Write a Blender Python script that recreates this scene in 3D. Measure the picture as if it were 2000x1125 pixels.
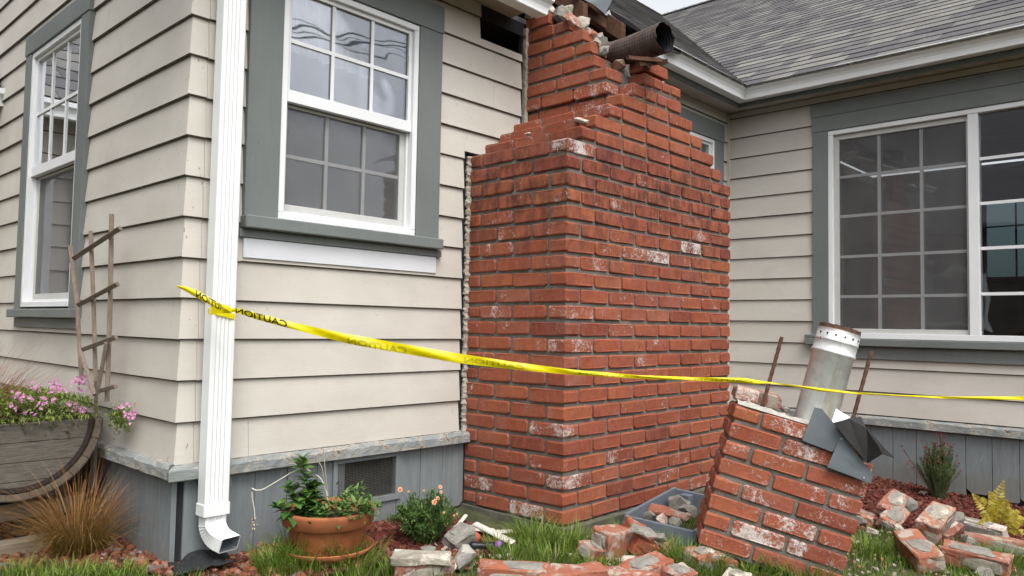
import bpy, bmesh, math, random
import numpy as np
from mathutils import Vector, Matrix, noise

for o in list(bpy.data.objects):
    bpy.data.objects.remove(o)
sc = bpy.context.scene
COL = sc.collection
RN = random.Random(11)
NR = np.random.default_rng(5)

# ------------------------------------------------------------------ camera
CR = ((0.67444526, -0.72443675, 0.01792811), (0.04822147, 0.02067522, -0.99859454), (0.72304791, 0.67436187, 0.04987521))
CF = 1498.3657
CC = Vector((-1.16127, -2.63576, 0.861))
cam_data = bpy.data.cameras.new('camera')
cam_data.sensor_width = 36.0
cam_data.lens = CF / 2000 * 36
cam_data.clip_start = 0.05
cam_data.clip_end = 600
cam = bpy.data.objects.new('camera', cam_data)
COL.objects.link(cam)
cam.matrix_world = Matrix(((CR[0][0], -CR[1][0], -CR[2][0], CC[0]), (CR[0][1], -CR[1][1], -CR[2][1], CC[1]),
                           (CR[0][2], -CR[1][2], -CR[2][2], CC[2]), (0, 0, 0, 1)))
sc.camera = cam

# ------------------------------------------------------------------ sky, sun, exposure
SUN_AZ = math.radians(208)      # from +Y, clockwise: the light comes from behind the photographer
SUN_EL = math.radians(58)
w = bpy.data.worlds.new('World')
sc.world = w
w.use_nodes = True
nt = w.node_tree
nt.nodes.clear()
sky = nt.nodes.new('ShaderNodeTexSky')
sky.sky_type = 'NISHITA'
sky.sun_disc = False
sky.sun_elevation = SUN_EL
sky.sun_rotation = SUN_AZ
sky.air_density = 1.0
sky.dust_density = 4.0
hs = nt.nodes.new('ShaderNodeHueSaturation')
hs.inputs['Saturation'].default_value = 0.16
hs.inputs['Value'].default_value = 1.0
bg = nt.nodes.new('ShaderNodeBackground')
bg.inputs['Strength'].default_value = 0.15
wo = nt.nodes.new('ShaderNodeOutputWorld')
nt.links.new(sky.outputs[0], hs.inputs['Color'])
nt.links.new(hs.outputs[0], bg.inputs['Color'])
nt.links.new(bg.outputs[0], wo.inputs['Surface'])
sun_d = bpy.data.lights.new('sun', 'SUN')
sun_d.energy = 0.9
sun_d.angle = math.radians(28)
sun_d.color = (1.0, 0.97, 0.93)
sun = bpy.data.objects.new('sun', sun_d)
COL.objects.link(sun)
sv = Vector((math.sin(SUN_AZ) * math.cos(SUN_EL), math.cos(SUN_AZ) * math.cos(SUN_EL), math.sin(SUN_EL)))
sun.rotation_euler = sv.to_track_quat('Z', 'Y').to_euler()
sun.location = sv * 30
vs = sc.view_settings
vs.view_transform = 'Standard'
vs.look = 'None'
vs.gamma = 1
vs.exposure = 1.0
vs.use_curve_mapping = False
cy = sc.cycles
cy.max_bounces = 5
cy.diffuse_bounces = 2
cy.glossy_bounces = 3
cy.transmission_bounces = 3
cy.transparent_max_bounces = 10
cy.caustics_reflective = False
cy.caustics_refractive = False
cy.adaptive_threshold = 0.02


# ------------------------------------------------------------------ helpers
def ray(u, v):
    a, b = (u - 1000) / CF, (v - 562.5) / CF
    return Vector([CR[0][i] * a + CR[1][i] * b + CR[2][i] for i in range(3)])


def on(u, v, ax, val):
    d = ray(u, v)
    return CC + d * ((val - CC[ax]) / d[ax])


def at(u, v, dep):
    return CC + ray(u, v) * dep


def gz(x, y):
    return 0.02 + 0.065 * max(-4.0, min(0.0, y)) + .030 * math.exp(-((x - .43) ** 2 + (y + .27) ** 2) / .035)


def G(u, v, h=0.0):
    d = ray(u, v)
    P = CC + d * ((0.02 + 0.065 * CC[1] + h - CC[2]) / (d[2] - 0.065 * d[1]))
    if P.y > 0:
        P = CC + d * ((0.02 + h - CC[2]) / d[2])
    return P


def tag(o, label=None, cat=None, group=None, kind=None):
    if label: o['label'] = label
    if cat: o['category'] = cat
    if group: o['group'] = group
    if kind: o['kind'] = kind
    return o


def thing(name, loc, label, cat, group=None, mat3=None):
    o = bpy.data.objects.new(name, None)
    o.empty_display_size = 0.05
    COL.objects.link(o)
    if mat3 is not None:
        M = mat3.to_4x4()
        M.translation = Vector(loc)
        o.matrix_world = M
        o['_loc'] = 'local'
    else:
        o.location = Vector(loc)
    return tag(o, label, cat, group)


LOC = {}


def wl(o):
    """world offset of a parent chain (no rotation); rotated things are built in local space"""
    p = Vector((0, 0, 0))
    while o is not None:
        if '_loc' in o.keys():
            return Vector((0, 0, 0))
        p += o.location
        o = o.parent
    return p


def link(name, me, parent=None, origin=None, smooth=False):
    off = wl(parent) if parent is not None else Vector(origin or (0, 0, 0))
    if off.length > 0:
        me.transform(Matrix.Translation(-off))
    o = bpy.data.objects.new(name, me)
    COL.objects.link(o)
    if parent is not None:
        o.parent = parent
    else:
        o.location = off
    if smooth:
        me.polygons.foreach_set('use_smooth', [True] * len(me.polygons))
    return o


class MB:
    def __init__(s):
        s.v, s.f = [], []

    def add(s, vs_, fs):
        n = len(s.v)
        s.v += [tuple(p) for p in vs_]
        s.f += [tuple(i + n for i in q) for q in fs]
        return s

    def box(s, x0, x1, y0, y1, z0, z1):
        return s.add([(x0, y0, z0), (x1, y0, z0), (x1, y1, z0), (x0, y1, z0), (x0, y0, z1), (x1, y0, z1), (x1, y1, z1), (x0, y1, z1)],
                     [(0, 3, 2, 1), (4, 5, 6, 7), (0, 1, 5, 4), (1, 2, 6, 5), (2, 3, 7, 6), (3, 0, 4, 7)])

    def prism(s, poly, fn0, fn1):
        n = len(poly)
        return s.add([fn0(*p) for p in poly] + [fn1(*p) for p in poly],
                     [tuple(range(n))[::-1], tuple(range(n, 2 * n))] + [(i, (i + 1) % n, n + (i + 1) % n, n + i) for i in range(n)])

    def tube(s, pts, r, n=8, cap=True):
        pts = [Vector(p) for p in pts]
        rs = r if isinstance(r, (list, tuple)) else [r] * len(pts)
        base = len(s.v)
        prev = None
        for i, p in enumerate(pts):
            t = (pts[min(i + 1, len(pts) - 1)] - pts[max(i - 1, 0)])
            t.normalize()
            if prev is None:
                a = t.orthogonal().normalized()
            else:
                a = (prev - t * prev.dot(t)).normalized()
            prev = a
            b = t.cross(a)
            for k in range(n):
                an = 2 * math.pi * k / n
                s.v.append(tuple(p + (a * math.cos(an) + b * math.sin(an)) * rs[i]))
        for i in range(len(pts) - 1):
            for k in range(n):
                k2 = (k + 1) % n
                s.f.append((base + i * n + k, base + i * n + k2, base + (i + 1) * n + k2, base + (i + 1) * n + k))
        if cap:
            s.f.append(tuple(base + k for k in range(n))[::-1])
            s.f.append(tuple(base + (len(pts) - 1) * n + k for k in range(n)))
        return s

    def lathe(s, prof, c, n=32):
        base = len(s.v)
        c = Vector(c)
        for r, z in prof:
            for k in range(n):
                a = 2 * math.pi * k / n
                s.v.append((c.x + r * math.cos(a), c.y + r * math.sin(a), c.z + z))
        for i in range(len(prof) - 1):
            for k in range(n):
                k2 = (k + 1) % n
                s.f.append((base + i * n + k, base + i * n + k2, base + (i + 1) * n + k2, base + (i + 1) * n + k))
        return s

    def grid(s, fn, nu, nv):
        base = len(s.v)
        for j in range(nv + 1):
            for i in range(nu + 1):
                s.v.append(tuple(fn(i / nu, j / nv)))
        for j in range(nv):
            for i in range(nu):
                a = base + j * (nu + 1) + i
                s.f.append((a, a + 1, a + nu + 2, a + nu + 1))
        return s

    def mesh(s, name, mat):
        me = bpy.data.meshes.new(name)
        me.from_pydata(s.v, [], s.f)
        if mat is not None:
            me.materials.append(mat)
        me.update()
        return me

    def build(s, name, mat, parent=None, origin=None, smooth=False, bevel=0, solid=0):
        me = s.mesh(name, mat)
        if bevel:
            bm = bmesh.new()
            bm.from_mesh(me)
            bmesh.ops.bevel(bm, geom=bm.edges[:], offset=bevel, segments=1, affect='EDGES', clamp_overlap=True)
            bm.to_mesh(me)
            bm.free()
        o = link(name, me, parent, origin, smooth)
        if solid:
            m = o.modifiers.new('solid', 'SOLIDIFY')
            m.thickness = solid
            m.offset = 0
        return o


def instance(name, me, parent, loc, rot=None, scale=None):
    """object that shares mesh data, placed in world space under an unrotated parent (or local space of a rotated one)"""
    o = bpy.data.objects.new(name, me)
    COL.objects.link(o)
    o.parent = parent
    o.location = Vector(loc) - (wl(parent) if parent else Vector((0, 0, 0)))
    if rot: o.rotation_euler = rot
    if scale: o.scale = scale
    return o


# ------------------------------------------------------------------ materials
def nodes(name):
    m = bpy.data.materials.new(name)
    m.use_nodes = True
    t = m.node_tree
    t.nodes.clear()
    out = t.nodes.new('ShaderNodeOutputMaterial')
    return m, t, out


class NB:
    def __init__(s, t): s.t = t

    def n(s, typ, **kw):
        x = s.t.nodes.new(typ)
        for k, v in kw.items():
            if k in ('ins',):
                for a, b in v.items():
                    if hasattr(b, 'is_linked') or isinstance(b, bpy.types.NodeSocket):
                        s.t.links.new(b, x.inputs[a])
                    else:
                        x.inputs[a].default_value = b
            else:
                setattr(x, k, v)
        return x

    def noise(s, vec, scale, detail=4, rough=.55, dist=0.0):
        return s.n('ShaderNodeTexNoise', ins={'Vector': vec, 'Scale': scale, 'Detail': detail, 'Roughness': rough, 'Distortion': dist}).outputs[0]

    def ramp(s, fac, stops, interp='LINEAR'):
        r = s.n('ShaderNodeValToRGB', ins={'Fac': fac})
        r.color_ramp.interpolation = interp
        el = r.color_ramp.elements
        while len(el) < len(stops): el.new(0.5)
        for e, (p, c) in zip(el, stops):
            e.position = p
            e.color = (c, c, c, 1) if isinstance(c, (int, float)) else (*c, 1)
        return r.outputs[0]

    def mix(s, fac, a, b, mode='MIX'):
        x = s.n('ShaderNodeMix', data_type='RGBA', blend_type=mode)
        for i, v in ((0, fac), (6, a), (7, b)):
            if isinstance(v, bpy.types.NodeSocket):
                s.t.links.new(v, x.inputs[i])
            elif i == 0:
                x.inputs[0].default_value = v
            else:
                x.inputs[i].default_value = (*v, 1) if len(v) == 3 else v
        return x.outputs[2]

    def math(s, op, a, b=None, c=None):
        x = s.n('ShaderNodeMath', operation=op)
        for i, v in enumerate((a, b, c)):
            if v is None: continue
            if isinstance(v, bpy.types.NodeSocket):
                s.t.links.new(v, x.inputs[i])
            else:
                x.inputs[i].default_value = v
        return x.outputs[0]

    def mapr(s, v, a, b, c=0.0, d=1.0):
        x = s.n('ShaderNodeMapRange', ins={0: v, 1: a, 2: b, 3: c, 4: d})
        return x.outputs[0]

    def vscale(s, vec, sc_, loc=(0, 0, 0)):
        return s.n('ShaderNodeMapping', ins={'Vector': vec, 'Scale': sc_, 'Location': loc}).outputs[0]

    def bump(s, h, strength=.3, dist=.002, normal=None):
        ins = {'Strength': strength, 'Distance': dist, 'Height': h}
        if normal is not None: ins['Normal'] = normal
        return s.n('ShaderNodeBump', ins=ins).outputs[0]

    def pos(s): return s.n('ShaderNodeNewGeometry').outputs['Position']
    def island(s): return s.n('ShaderNodeNewGeometry').outputs['Random Per Island']
    def obj(s): return s.n('ShaderNodeTexCoord').outputs['Object']
    def rnd(s): return s.n('ShaderNodeObjectInfo').outputs['Random']

    def bsdf(s, out, col, rough=.7, metal=0.0, normal=None, spec=.3, **kw):
        b = s.n('ShaderNodeBsdfPrincipled')
        for k, v in (('Base Color', col), ('Roughness', rough), ('Metallic', metal), ('Specular IOR Level', spec)):
            if isinstance(v, bpy.types.NodeSocket):
                s.t.links.new(v, b.inputs[k])
            else:
                b.inputs[k].default_value = (*v, 1) if k == 'Base Color' else v
        if normal is not None: s.t.links.new(normal, b.inputs['Normal'])
        for k, v in kw.items(): b.inputs[k].default_value = v
        s.t.links.new(b.outputs[0], out.inputs[0])
        return b


def simple(name, col, rough=.6, var=.12, vscale=12, bscale=60, bstr=.15, bdist=.001, metal=0.0, spec=.3, stretch=(1, 1, 1), objspace=False):
    m, t, out = nodes(name)
    b = NB(t)
    p = b.obj() if objspace else b.pos()
    p = b.vscale(p, stretch)
    n1 = b.noise(p, vscale, 5)
    lo = tuple(c * (1 - var) for c in col)
    hi = tuple(min(1, c * (1 + var)) for c in col)
    c = b.mix(b.mapr(n1, .3, .7), lo, hi)
    nm = b.bump(b.noise(p, bscale, 5), bstr, bdist)
    b.bsdf(out, c, rough, metal, nm, spec)
    return m


def mat_siding():
    m, t, out = nodes('siding_paint')
    b = NB(t)
    p = b.pos()
    big = b.noise(b.vscale(p, (1.6, 1.6, 3.0)), 1.4, 5, .6)
    col = b.mix(b.mapr(big, .3, .72), (.485, .453, .402), (.58, .549, .495))
    fine = b.noise(b.vscale(p, (3, 3, 40)), 6, 4)
    col = b.mix(b.math('MULTIPLY', b.mapr(fine, .45, .75), .18), col, (.44, .40, .36))
    bl = b.noise(p, 5.5, 6, .7)
    col = b.mix(b.math('MULTIPLY', b.mapr(bl, .55, .72), .42), col, (.44, .41, .375))
    sp = b.noise(p, 55, 3, .6)
    col = b.mix(b.math('MULTIPLY', b.mapr(sp, .69, .73), .5), col, (.25, .22, .20))
    # peeling paint: bare wood close to the house corner, as the photograph shows
    sx = b.n('ShaderNodeSeparateXYZ', ins={0: p})
    dx = b.math('ABSOLUTE', sx.outputs[0])
    dy = b.math('ABSOLUTE', sx.outputs[1])
    near = b.mapr(b.math('ADD', dx, dy), .13, .02, 0, 1)
    edge = b.mapr(b.math('ABSOLUTE', b.math('SUBTRACT', sx.outputs[0], 1.29)), .07, .0, 0, .9)
    near = b.math('MAXIMUM', near, edge)
    pl = b.noise(b.vscale(p, (1, 1, .32)), 42, 5, .7, .6)
    peel = b.math('MULTIPLY', near, b.mapr(pl, .655, .68))
    col = b.mix(peel, col, (.16, .115, .085))
    h = b.math('ADD', b.math('MULTIPLY', b.noise(b.vscale(p, (1, 1, 8)), 30, 4), .6), b.math('MULTIPLY', b.noise(p, 3, 2), 2.0))
    nm = b.bump(h, .25, .003)
    b.bsdf(out, col, .62, 0, nm, .25)
    return m


def mat_trim():
    m, t, out = nodes('grey_trim_paint')
    b = NB(t)
    p = b.pos()
    n1 = b.noise(p, 2.2, 5, .6)
    col = b.mix(b.mapr(n1, .3, .7), (.135, .148, .143), (.172, .187, .180))
    st = b.noise(b.vscale(p, (20, 20, 1.5)), 3, 4)
    col = b.mix(b.math('MULTIPLY', b.mapr(st, .5, .8), .2), col, (.22, .24, .235))
    col = b.mix(b.math('MULTIPLY', b.mapr(b.noise(p, 70, 3), .7, .74), .5), col, (.06, .06, .055))
    nm = b.bump(b.noise(b.vscale(p, (1, 1, 1)), 60, 5), .2, .0012)
    b.bsdf(out, col, .55, 0, nm, .3)
    return m


def mat_skirt():
    m, t, out = nodes('grey_skirt_paint')
    b = NB(t)
    p = b.pos()
    r = b.rnd()
    g = b.noise(b.vscale(p, (9, 9, 1.2)), 6, 6, .65)
    col = b.mix(b.mapr(g, .3, .72), (.15, .168, .175), (.215, .235, .242))
    col = b.mix(b.math('MULTIPLY', r, .25), col, (.17, .195, .20))
    # weather stains that grow from the foot of the boards
    sx = b.n('ShaderNodeSeparateXYZ', ins={0: p})
    z = sx.outputs[2]
    foot = b.mapr(b.math('ADD', z, b.math('MULTIPLY', b.noise(p, 16, 5, .7), .22)), .20, .13, 0, 1)
    col = b.mix(b.math('MULTIPLY', foot, .4), col, (.15, .13, .10))
    pl = b.noise(b.vscale(p, (1, 1, .4)), 30, 5, .7)
    col = b.mix(b.math('MULTIPLY', b.mapr(pl, .66, .7), .7), col, (.36, .35, .31))
    nm = b.bump(b.noise(b.vscale(p, (12, 12, 1)), 12, 5), .35, .0015)
    b.bsdf(out, col, .7, 0, nm, .2)
    return m


def mat_watertable():
    m, t, out = nodes('peeling_grey_trim')
    b = NB(t)
    p = b.pos()
    col = b.mix(b.mapr(b.noise(p, 5, 5), .3, .7), (.195, .212, .21), (.27, .285, .275))
    pl = b.noise(b.vscale(p, (1, 1, 1.8)), 14, 7, .72, .8)
    col = b.mix(b.mapr(pl, .51, .54), col, (.40, .375, .33))
    col = b.mix(b.mapr(pl, .60, .62), col, (.15, .115, .085))
    h = b.math('SUBTRACT', b.noise(b.vscale(p, (2, 2, 14)), 14, 5), b.math('MULTIPLY', b.mapr(pl, .54, .57), .7))
    nm = b.bump(h, .7, .004)
    b.bsdf(out, col, .75, 0, nm, .2)
    return m


def mat_brick(name, eff=.12, soot=True, smear=0.0, dark=1.0):
    m, t, out = nodes(name)
    b = NB(t)
    r = b.rnd()
    off = b.n('ShaderNodeCombineXYZ', ins={0: b.math('MULTIPLY', r, 37), 1: b.math('MULTIPLY', r, 71), 2: b.math('MULTIPLY', r, 13)})
    p = b.n('ShaderNodeVectorMath', operation='ADD', ins={0: b.obj(), 1: off.outputs[0]}).outputs[0]
    k = dark
    base = b.ramp(r, [(0, (.18 * k, .050 * k, .032 * k)), (.16, (.325 * k, .092 * k, .046 * k)), (.4, (.285 * k, .082 * k, .046 * k)), (.6, (.35 * k, .110 * k, .054 * k)), (.8, (.27 * k, .088 * k, .058 * k)), (.92, (.36 * k, .118 * k, .052 * k)), (1, (.22 * k, .060 * k, .04 * k))])
    n1 = b.noise(p, 26, 6, .7)
    col = b.mix(b.math('MULTIPLY', b.mapr(n1, .38, .70), .6), base, (.18, .050, .034))
    n2 = b.noise(b.vscale(p, (1, 1, .35)), 60, 4, .7)
    col = b.mix(b.math('MULTIPLY', b.mapr(n2, .52, .72), .5), col, (.38, .145, .095))
    pink = b.noise(p, 9, 4, .6)
    col = b.mix(b.math('MULTIPLY', b.mapr(pink, .52, .75), .45), col, (.29, .145, .12))
    pit = b.noise(p, 190, 3, .6)
    col = b.mix(b.math('MULTIPLY', b.mapr(pit, .62, .70), .6), col, (.10, .035, .028))
    if soot:
        wp = b.pos()
        sx = b.n('ShaderNodeSeparateXYZ', ins={0: wp})
        band = b.math('MULTIPLY', b.mapr(sx.outputs[2], .95, 1.45), b.mapr(sx.outputs[2], 1.78, 1.62))
        s = b.noise(b.vscale(wp, (1, 1, .45)), 15, 6, .75)
        col = b.mix(b.math('MULTIPLY', b.math('MULTIPLY', band, b.mapr(s, .43, .60)), .85), col, (.075, .032, .026))
        s2 = b.noise(wp, 7, 6, .75)
        col = b.mix(b.math('MULTIPLY', b.mapr(s2, .6, .75), .35), col, (.14, .05, .04))
    # efflorescence and old whitewash; how much depends on the brick
    r2 = b.math('FRACT', b.math('MULTIPLY', r, 17.31))
    amt = b.ramp(r2, [(0, 0.0), (.6, .02), (.9, .07), (.97, .15), (1, .24)])
    e1 = b.noise(p, 85, 5, .75, .8)
    e2 = b.noise(p, 13, 4, .6)
    e = b.math('ADD', b.math('MULTIPLY', e1, .55), b.math('MULTIPLY', e2, .45))
    th = b.math('SUBTRACT', .655 - eff * .35, b.math('MULTIPLY', amt, .62))
    em = b.mapr(b.math('SUBTRACT', e, th), -.02, .075)
    col = b.mix(b.math('MULTIPLY', em, .85), col, (.62, .575, .54))
    if smear:
        s3 = b.noise(p, 17, 5, .65, .4)
        col = b.mix(b.mapr(s3, .60 - smear * .3, .70 - smear * .3), col, (.37, .325, .27))
        col = b.mix(.04 + smear * .25, col, (.38, .29, .225))
        s4 = b.noise(p, 11, 5, .65)
        col = b.mix(b.math('MULTIPLY', b.mapr(s4, .55, .66), .8), col, (.26, .245, .215))
    h = b.math('ADD', b.math('MULTIPLY', n1, 1.0), b.math('ADD', b.math('MULTIPLY', b.noise(p, 130, 4, .7), .6), b.math('MULTIPLY', em, .25)))
    nm = b.bump(h, .75, .0045)
    b.bsdf(out, col, .85, 0, nm, .15)
    return m


def mat_mortar(name='mortar', a=(.12, .11, .095), c=(.21, .195, .17), objspace=False, white=0.0):
    m, t, out = nodes(name)
    b = NB(t)
    p = b.obj() if objspace else b.pos()
    n1 = b.noise(p, 18, 7, .7)
    col = b.mix(b.mapr(n1, .3, .7), a, c)
    n3 = b.noise(p, 150, 4, .7)
    col = b.mix(b.math('MULTIPLY', b.mapr(n3, .55, .75), .5), col, tuple(x * 1.7 for x in c))
    if white:
        col = b.mix(b.mapr(b.noise(p, 9, 6, .7), .55, .62), col, (.55, .5, .43))
        col = b.mix(b.mapr(b.noise(p, 6, 5, .7), .63, .67), col, (.33, .12, .07))
    nm = b.bump(b.math('ADD', n1, b.math('MULTIPLY', n3, .5)), .9, .006)
    b.bsdf(out, col, .95, 0, nm, .1)
    return m


def mat_shingle():
    m, t, out = nodes('asphalt_shingle')
    b = NB(t)
    p = b.pos()
    k = b.math('FRACT', b.math('ADD', b.math('MULTIPLY', b.island(), 7.3), b.rnd()))
    base = b.ramp(k, [(0, (.07, .066, .075)), (.25, (.11, .107, .114)), (.5, (.145, .14, .138)), (.8, (.205, .20, .185)), (1, (.095, .09, .10))])
    g = b.noise(p, 240, 3, .8)
    col = b.mix(b.math('MULTIPLY', b.mapr(g, .4, .7), .35), base, (.20, .195, .18))
    col = b.mix(b.math('MULTIPLY', b.mapr(b.noise(p, 90, 3), .5, .75), .4), col, (.06, .06, .065))
    col = b.mix(b.math('MULTIPLY', b.mapr(b.noise(p, 1.6, 4), .45, .7), .25), col, (.09, .09, .085))
    nm = b.bump(g, .6, .002)
    b.bsdf(out, col, .95, 0, nm, .1)
    return m


def mat_glass():
    m, t, out = nodes('window_glass')
    b = NB(t)
    p = b.pos()
    nm = b.bump(b.noise(p, 2.2, 2), .10, .03)
    fr = b.n('ShaderNodeFresnel', ins={'IOR': 1.5, 'Normal': nm})
    fac = b.math('MINIMUM', b.math('MULTIPLY', fr.outputs[0], 3.6), .92)   # two coated panes, four faces
    gl = b.n('ShaderNodeBsdfGlossy', ins={'Roughness': .012, 'Color': (.93, .95, 1, 1), 'Normal': nm})
    tr = b.n('ShaderNodeBsdfTransparent', ins={'Color': (.93, .94, .94, 1)})
    mx = b.n('ShaderNodeMixShader', ins={0: fac, 1: tr.outputs[0], 2: gl.outputs[0]})
    t.links.new(mx.outputs[0], out.inputs[0])
    return m


def mat_screen():
    m, t, out = nodes('insect_screen')
    b = NB(t)
    p = b.pos()
    c = b.mix(b.mapr(b.noise(p, 4, 5, .7), .35, .7), (.14, .14, .143), (.20, .198, .195))
    d = b.n('ShaderNodeBsdfDiffuse', ins={'Color': c})
    tr = b.n('ShaderNodeBsdfTransparent')
    mx = b.n('ShaderNodeMixShader', ins={0: .30, 1: tr.outputs[0], 2: d.outputs[0]})
    t.links.new(mx.outputs[0], out.inputs[0])
    return m


def mat_leaf(name, stops, rough=.5, trans=.25, useobj=False, grad=None):
    m, t, out = nodes(name)
    b = NB(t)
    r = b.rnd() if useobj else b.island()
    col = b.ramp(r, stops)
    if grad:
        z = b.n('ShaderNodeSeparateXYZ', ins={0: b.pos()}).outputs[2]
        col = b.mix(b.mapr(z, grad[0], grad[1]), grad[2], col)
    col = b.mix(b.math('MULTIPLY', b.mapr(b.noise(b.pos(), 40, 3), .4, .7), .25), col, tuple(x * .6 for x in stops[0][1]))
    pr = b.n('ShaderNodeBsdfPrincipled', ins={'Base Color': col, 'Roughness': rough, 'Specular IOR Level': .25})
    tl = b.n('ShaderNodeBsdfTranslucent', ins={'Color': col})
    mx = b.n('ShaderNodeMixShader', ins={0: trans, 1: pr.outputs[0], 2: tl.outputs[0]})
    t.links.new(mx.outputs[0], out.inputs[0])
    return m


def mat_rock(name, stops):
    m, t, out = nodes(name)
    b = NB(t)
    p = b.pos()
    col = b.ramp(b.island(), stops)
    n1 = b.noise(p, 160, 4, .7)
    col = b.mix(b.math('MULTIPLY', b.mapr(n1, .4, .7), .4), col, (.13, .05, .035))
    nm = b.bump(n1, .8, .003)
    b.bsdf(out, col, .9, 0, nm, .15)
    return m


def mat_wood(name, a, c, scale=18, stretch=(1, 1, 8), rough=.8, bstr=.6):
    m, t, out = nodes(name)
    b = NB(t)
    p = b.vscale(b.pos(), stretch)
    n1 = b.noise(p, scale, 6, .65)
    n2 = b.noise(p, scale * 5, 4, .7)
    col = b.mix(b.mapr(n1, .3, .7), a, c)
    col = b.mix(b.math('MULTIPLY', b.mapr(n2, .5, .75), .5), col, tuple(x * .45 for x in a))
    nm = b.bump(b.math('ADD', n1, b.math('MULTIPLY', n2, .6)), bstr, .002)
    b.bsdf(out, col, rough, 0, nm, .15)
    return m


def mat_galv(name='galvanised', rust=.0):
    m, t, out = nodes(name)
    b = NB(t)
    p = b.obj()
    v = b.n('ShaderNodeTexVoronoi', ins={'Vector': p, 'Scale': 45}).outputs['Color']
    k = b.n('ShaderNodeSeparateColor', ins={0: v}).outputs[0]
    col = b.mix(k, (.60, .61, .61), (.72, .73, .72))
    if rust:
        z = b.n('ShaderNodeSeparateXYZ', ins={0: p}).outputs[2]
        st = b.noise(b.vscale(p, (6, 6, .7)), 6, 5, .7)
        low = b.mapr(z, .3, .1, 0, 1)
        col = b.mix(b.math('MULTIPLY', b.math('MULTIPLY', b.mapr(st, .46, .66), low), .6), col, (.42, .39, .20))
        col = b.mix(b.mapr(b.noise(b.vscale(p, (1, 1, .5)), 22, 6, .75), .63, .68), col, (.16, .08, .045))
        dk = b.noise(b.vscale(p, (3, 3, .5)), 14, 5, .7)
        col = b.mix(b.math('MULTIPLY', b.mapr(dk, .55, .72), .4), col, (.26, .25, .24))
        col = b.mix(b.math('MULTIPLY', b.mapr(z, .36, .385), .85), col, (.11, .075, .06))
    rg = b.mapr(b.noise(p, 20, 4), .3, .7, .35, .6)
    nm = b.bump(b.noise(p, 25, 4), .25, .003)
    b.bsdf(out, col, rg, .40, nm, .5)
    return m


M = {}
M['siding'] = mat_siding()
M['trim'] = mat_trim()
M['drip'] = simple('drip_edge_shade_and_dirt', (.11, .09, .073), .95, .3, 40)  # lap shadow painted into the boards' lower edge, along with its dirt
M['skirt'] = mat_skirt()
M['water'] = mat_watertable()
M['white'] = simple('white_vinyl', (.74, .75, .76), .4, .04, 5, 40, .05, .0008)
M['gutter'] = simple('white_gutter_metal', (.74, .75, .75), .35, .05, 4, 30, .08, .001)
M['sash'] = simple('screen_frame', (.48, .48, .46), .5, .06)
M['primer'] = simple('white_primer', (.66, .67, .70), .7, .08, 7, 60, .25, .001, stretch=(.4, 1, 1))
M['soffit'] = simple('soffit_paint', (.42, .39, .34), .7, .08, 6)
M['fascia'] = simple('fascia_paint', (.12, .14, .135), .6, .1)
M['dark'] = simple('dark_void', (.02, .02, .022), .95, .2)
M['room'] = simple('room_wall', (.16, .15, .14), .9, .1)
M['brick'] = mat_brick('chimney_brick', .08)
M['brick_white'] = mat_brick('whitewashed_brick', .24, soot=False)
M['brick_debris'] = mat_brick('mortar_smeared_brick', .2, soot=False, smear=.32)
M['brick_plain'] = mat_brick('loose_brick', .22, soot=False, smear=.16)
M['mortar'] = mat_mortar()
M['mortar_light'] = mat_mortar('light_mortar', (.36, .32, .26), (.52, .47, .39))
M['cement'] = mat_mortar('grey_cement', (.16, .15, .13), (.30, .28, .245), objspace=True)
M['rubble'] = mat_mortar('rubble', (.24, .215, .175), (.40, .365, .30), objspace=True, white=1)
M['pale'] = mat_mortar('pale_concrete', (.30, .285, .25), (.45, .43, .385), objspace=True)
M['footing'] = mat_mortar('footing_concrete', (.075, .073, .055), (.15, .145, .113))
M['caulk'] = mat_mortar('caulk_strip', (.17, .14, .11), (.50, .455, .385))
M['shingle'] = mat_shingle()
M['glass'] = mat_glass()
M['screen'] = mat_screen()
m_, t_, out_ = nodes('dimming_rear_glass')
b_ = NB(t_)
tr_ = b_.n('ShaderNodeBsdfTransparent', ins={'Color': (.30, .36, .37, 1)})  # grey tint put into the glass to dim the sky behind it
t_.links.new(tr_.outputs[0], out_.inputs[0])
M['tint'] = m_
M['oldwood'] = mat_wood('weathered_wood', (.145, .11, .088), (.26, .21, .17), 30, (3, 3, .6))
M['barrelwood'] = mat_wood('barrel_wood', (.075, .066, .055), (.17, .152, .128), 26, (.7, 1, 6))
M['barrelrim'] = mat_wood('barrel_rim_wood', (.085, .068, .05), (.17, .14, .105), 30, (1, 1, 1))
M['rafter'] = mat_wood('stained_rafter', (.055, .028, .018), (.14, .072, .045), 22, (.5, 3, 3))
M['timber'] = mat_wood('timber', (.17, .14, .10), (.27, .23, .175), 25, (.6, 3, 5))
M['hoop'] = simple('rusty_hoop', (.035, .026, .022), .8, .3, 30, 80, .4)
M['terra'] = simple('terracotta', (.33, .112, .046), .8, .38, 7, 90, .3, .0012)
M['soil'] = simple('potting_soil', (.03, .022, .015), .95, .4, 40, 120, .9, .006)
M['galv'] = mat_galv('galvanised_pipe', 1)
M['flash'] = simple('grey_flashing_and_elbow_shade', (.145, .165, .18), .55, .12, 9, 40, .15, .001, metal=.3)
M['flashdark'] = simple('dark_flashing', (.012, .010, .010), .6, .3, 12, 60, .2, .001)
M['flashlight'] = simple('bare_flashing', (.5, .52, .55), .4, .06, 10, metal=.4)
M['rust'] = simple('rusty_steel', (.10, .052, .036), .85, .45, 60, 160, .9, .002)
M['liner'] = simple('rusty_liner', (.085, .060, .052), .6, .4, 14, 60, .3, .001, metal=.35)
M['linerin'] = simple('liner_inside', (.012, .012, .016), .85, .3)
M['cratepaint'] = simple('blue_grey_paint', (.135, .155, .185), .6, .12, 9, 50, .2, .001)
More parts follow.
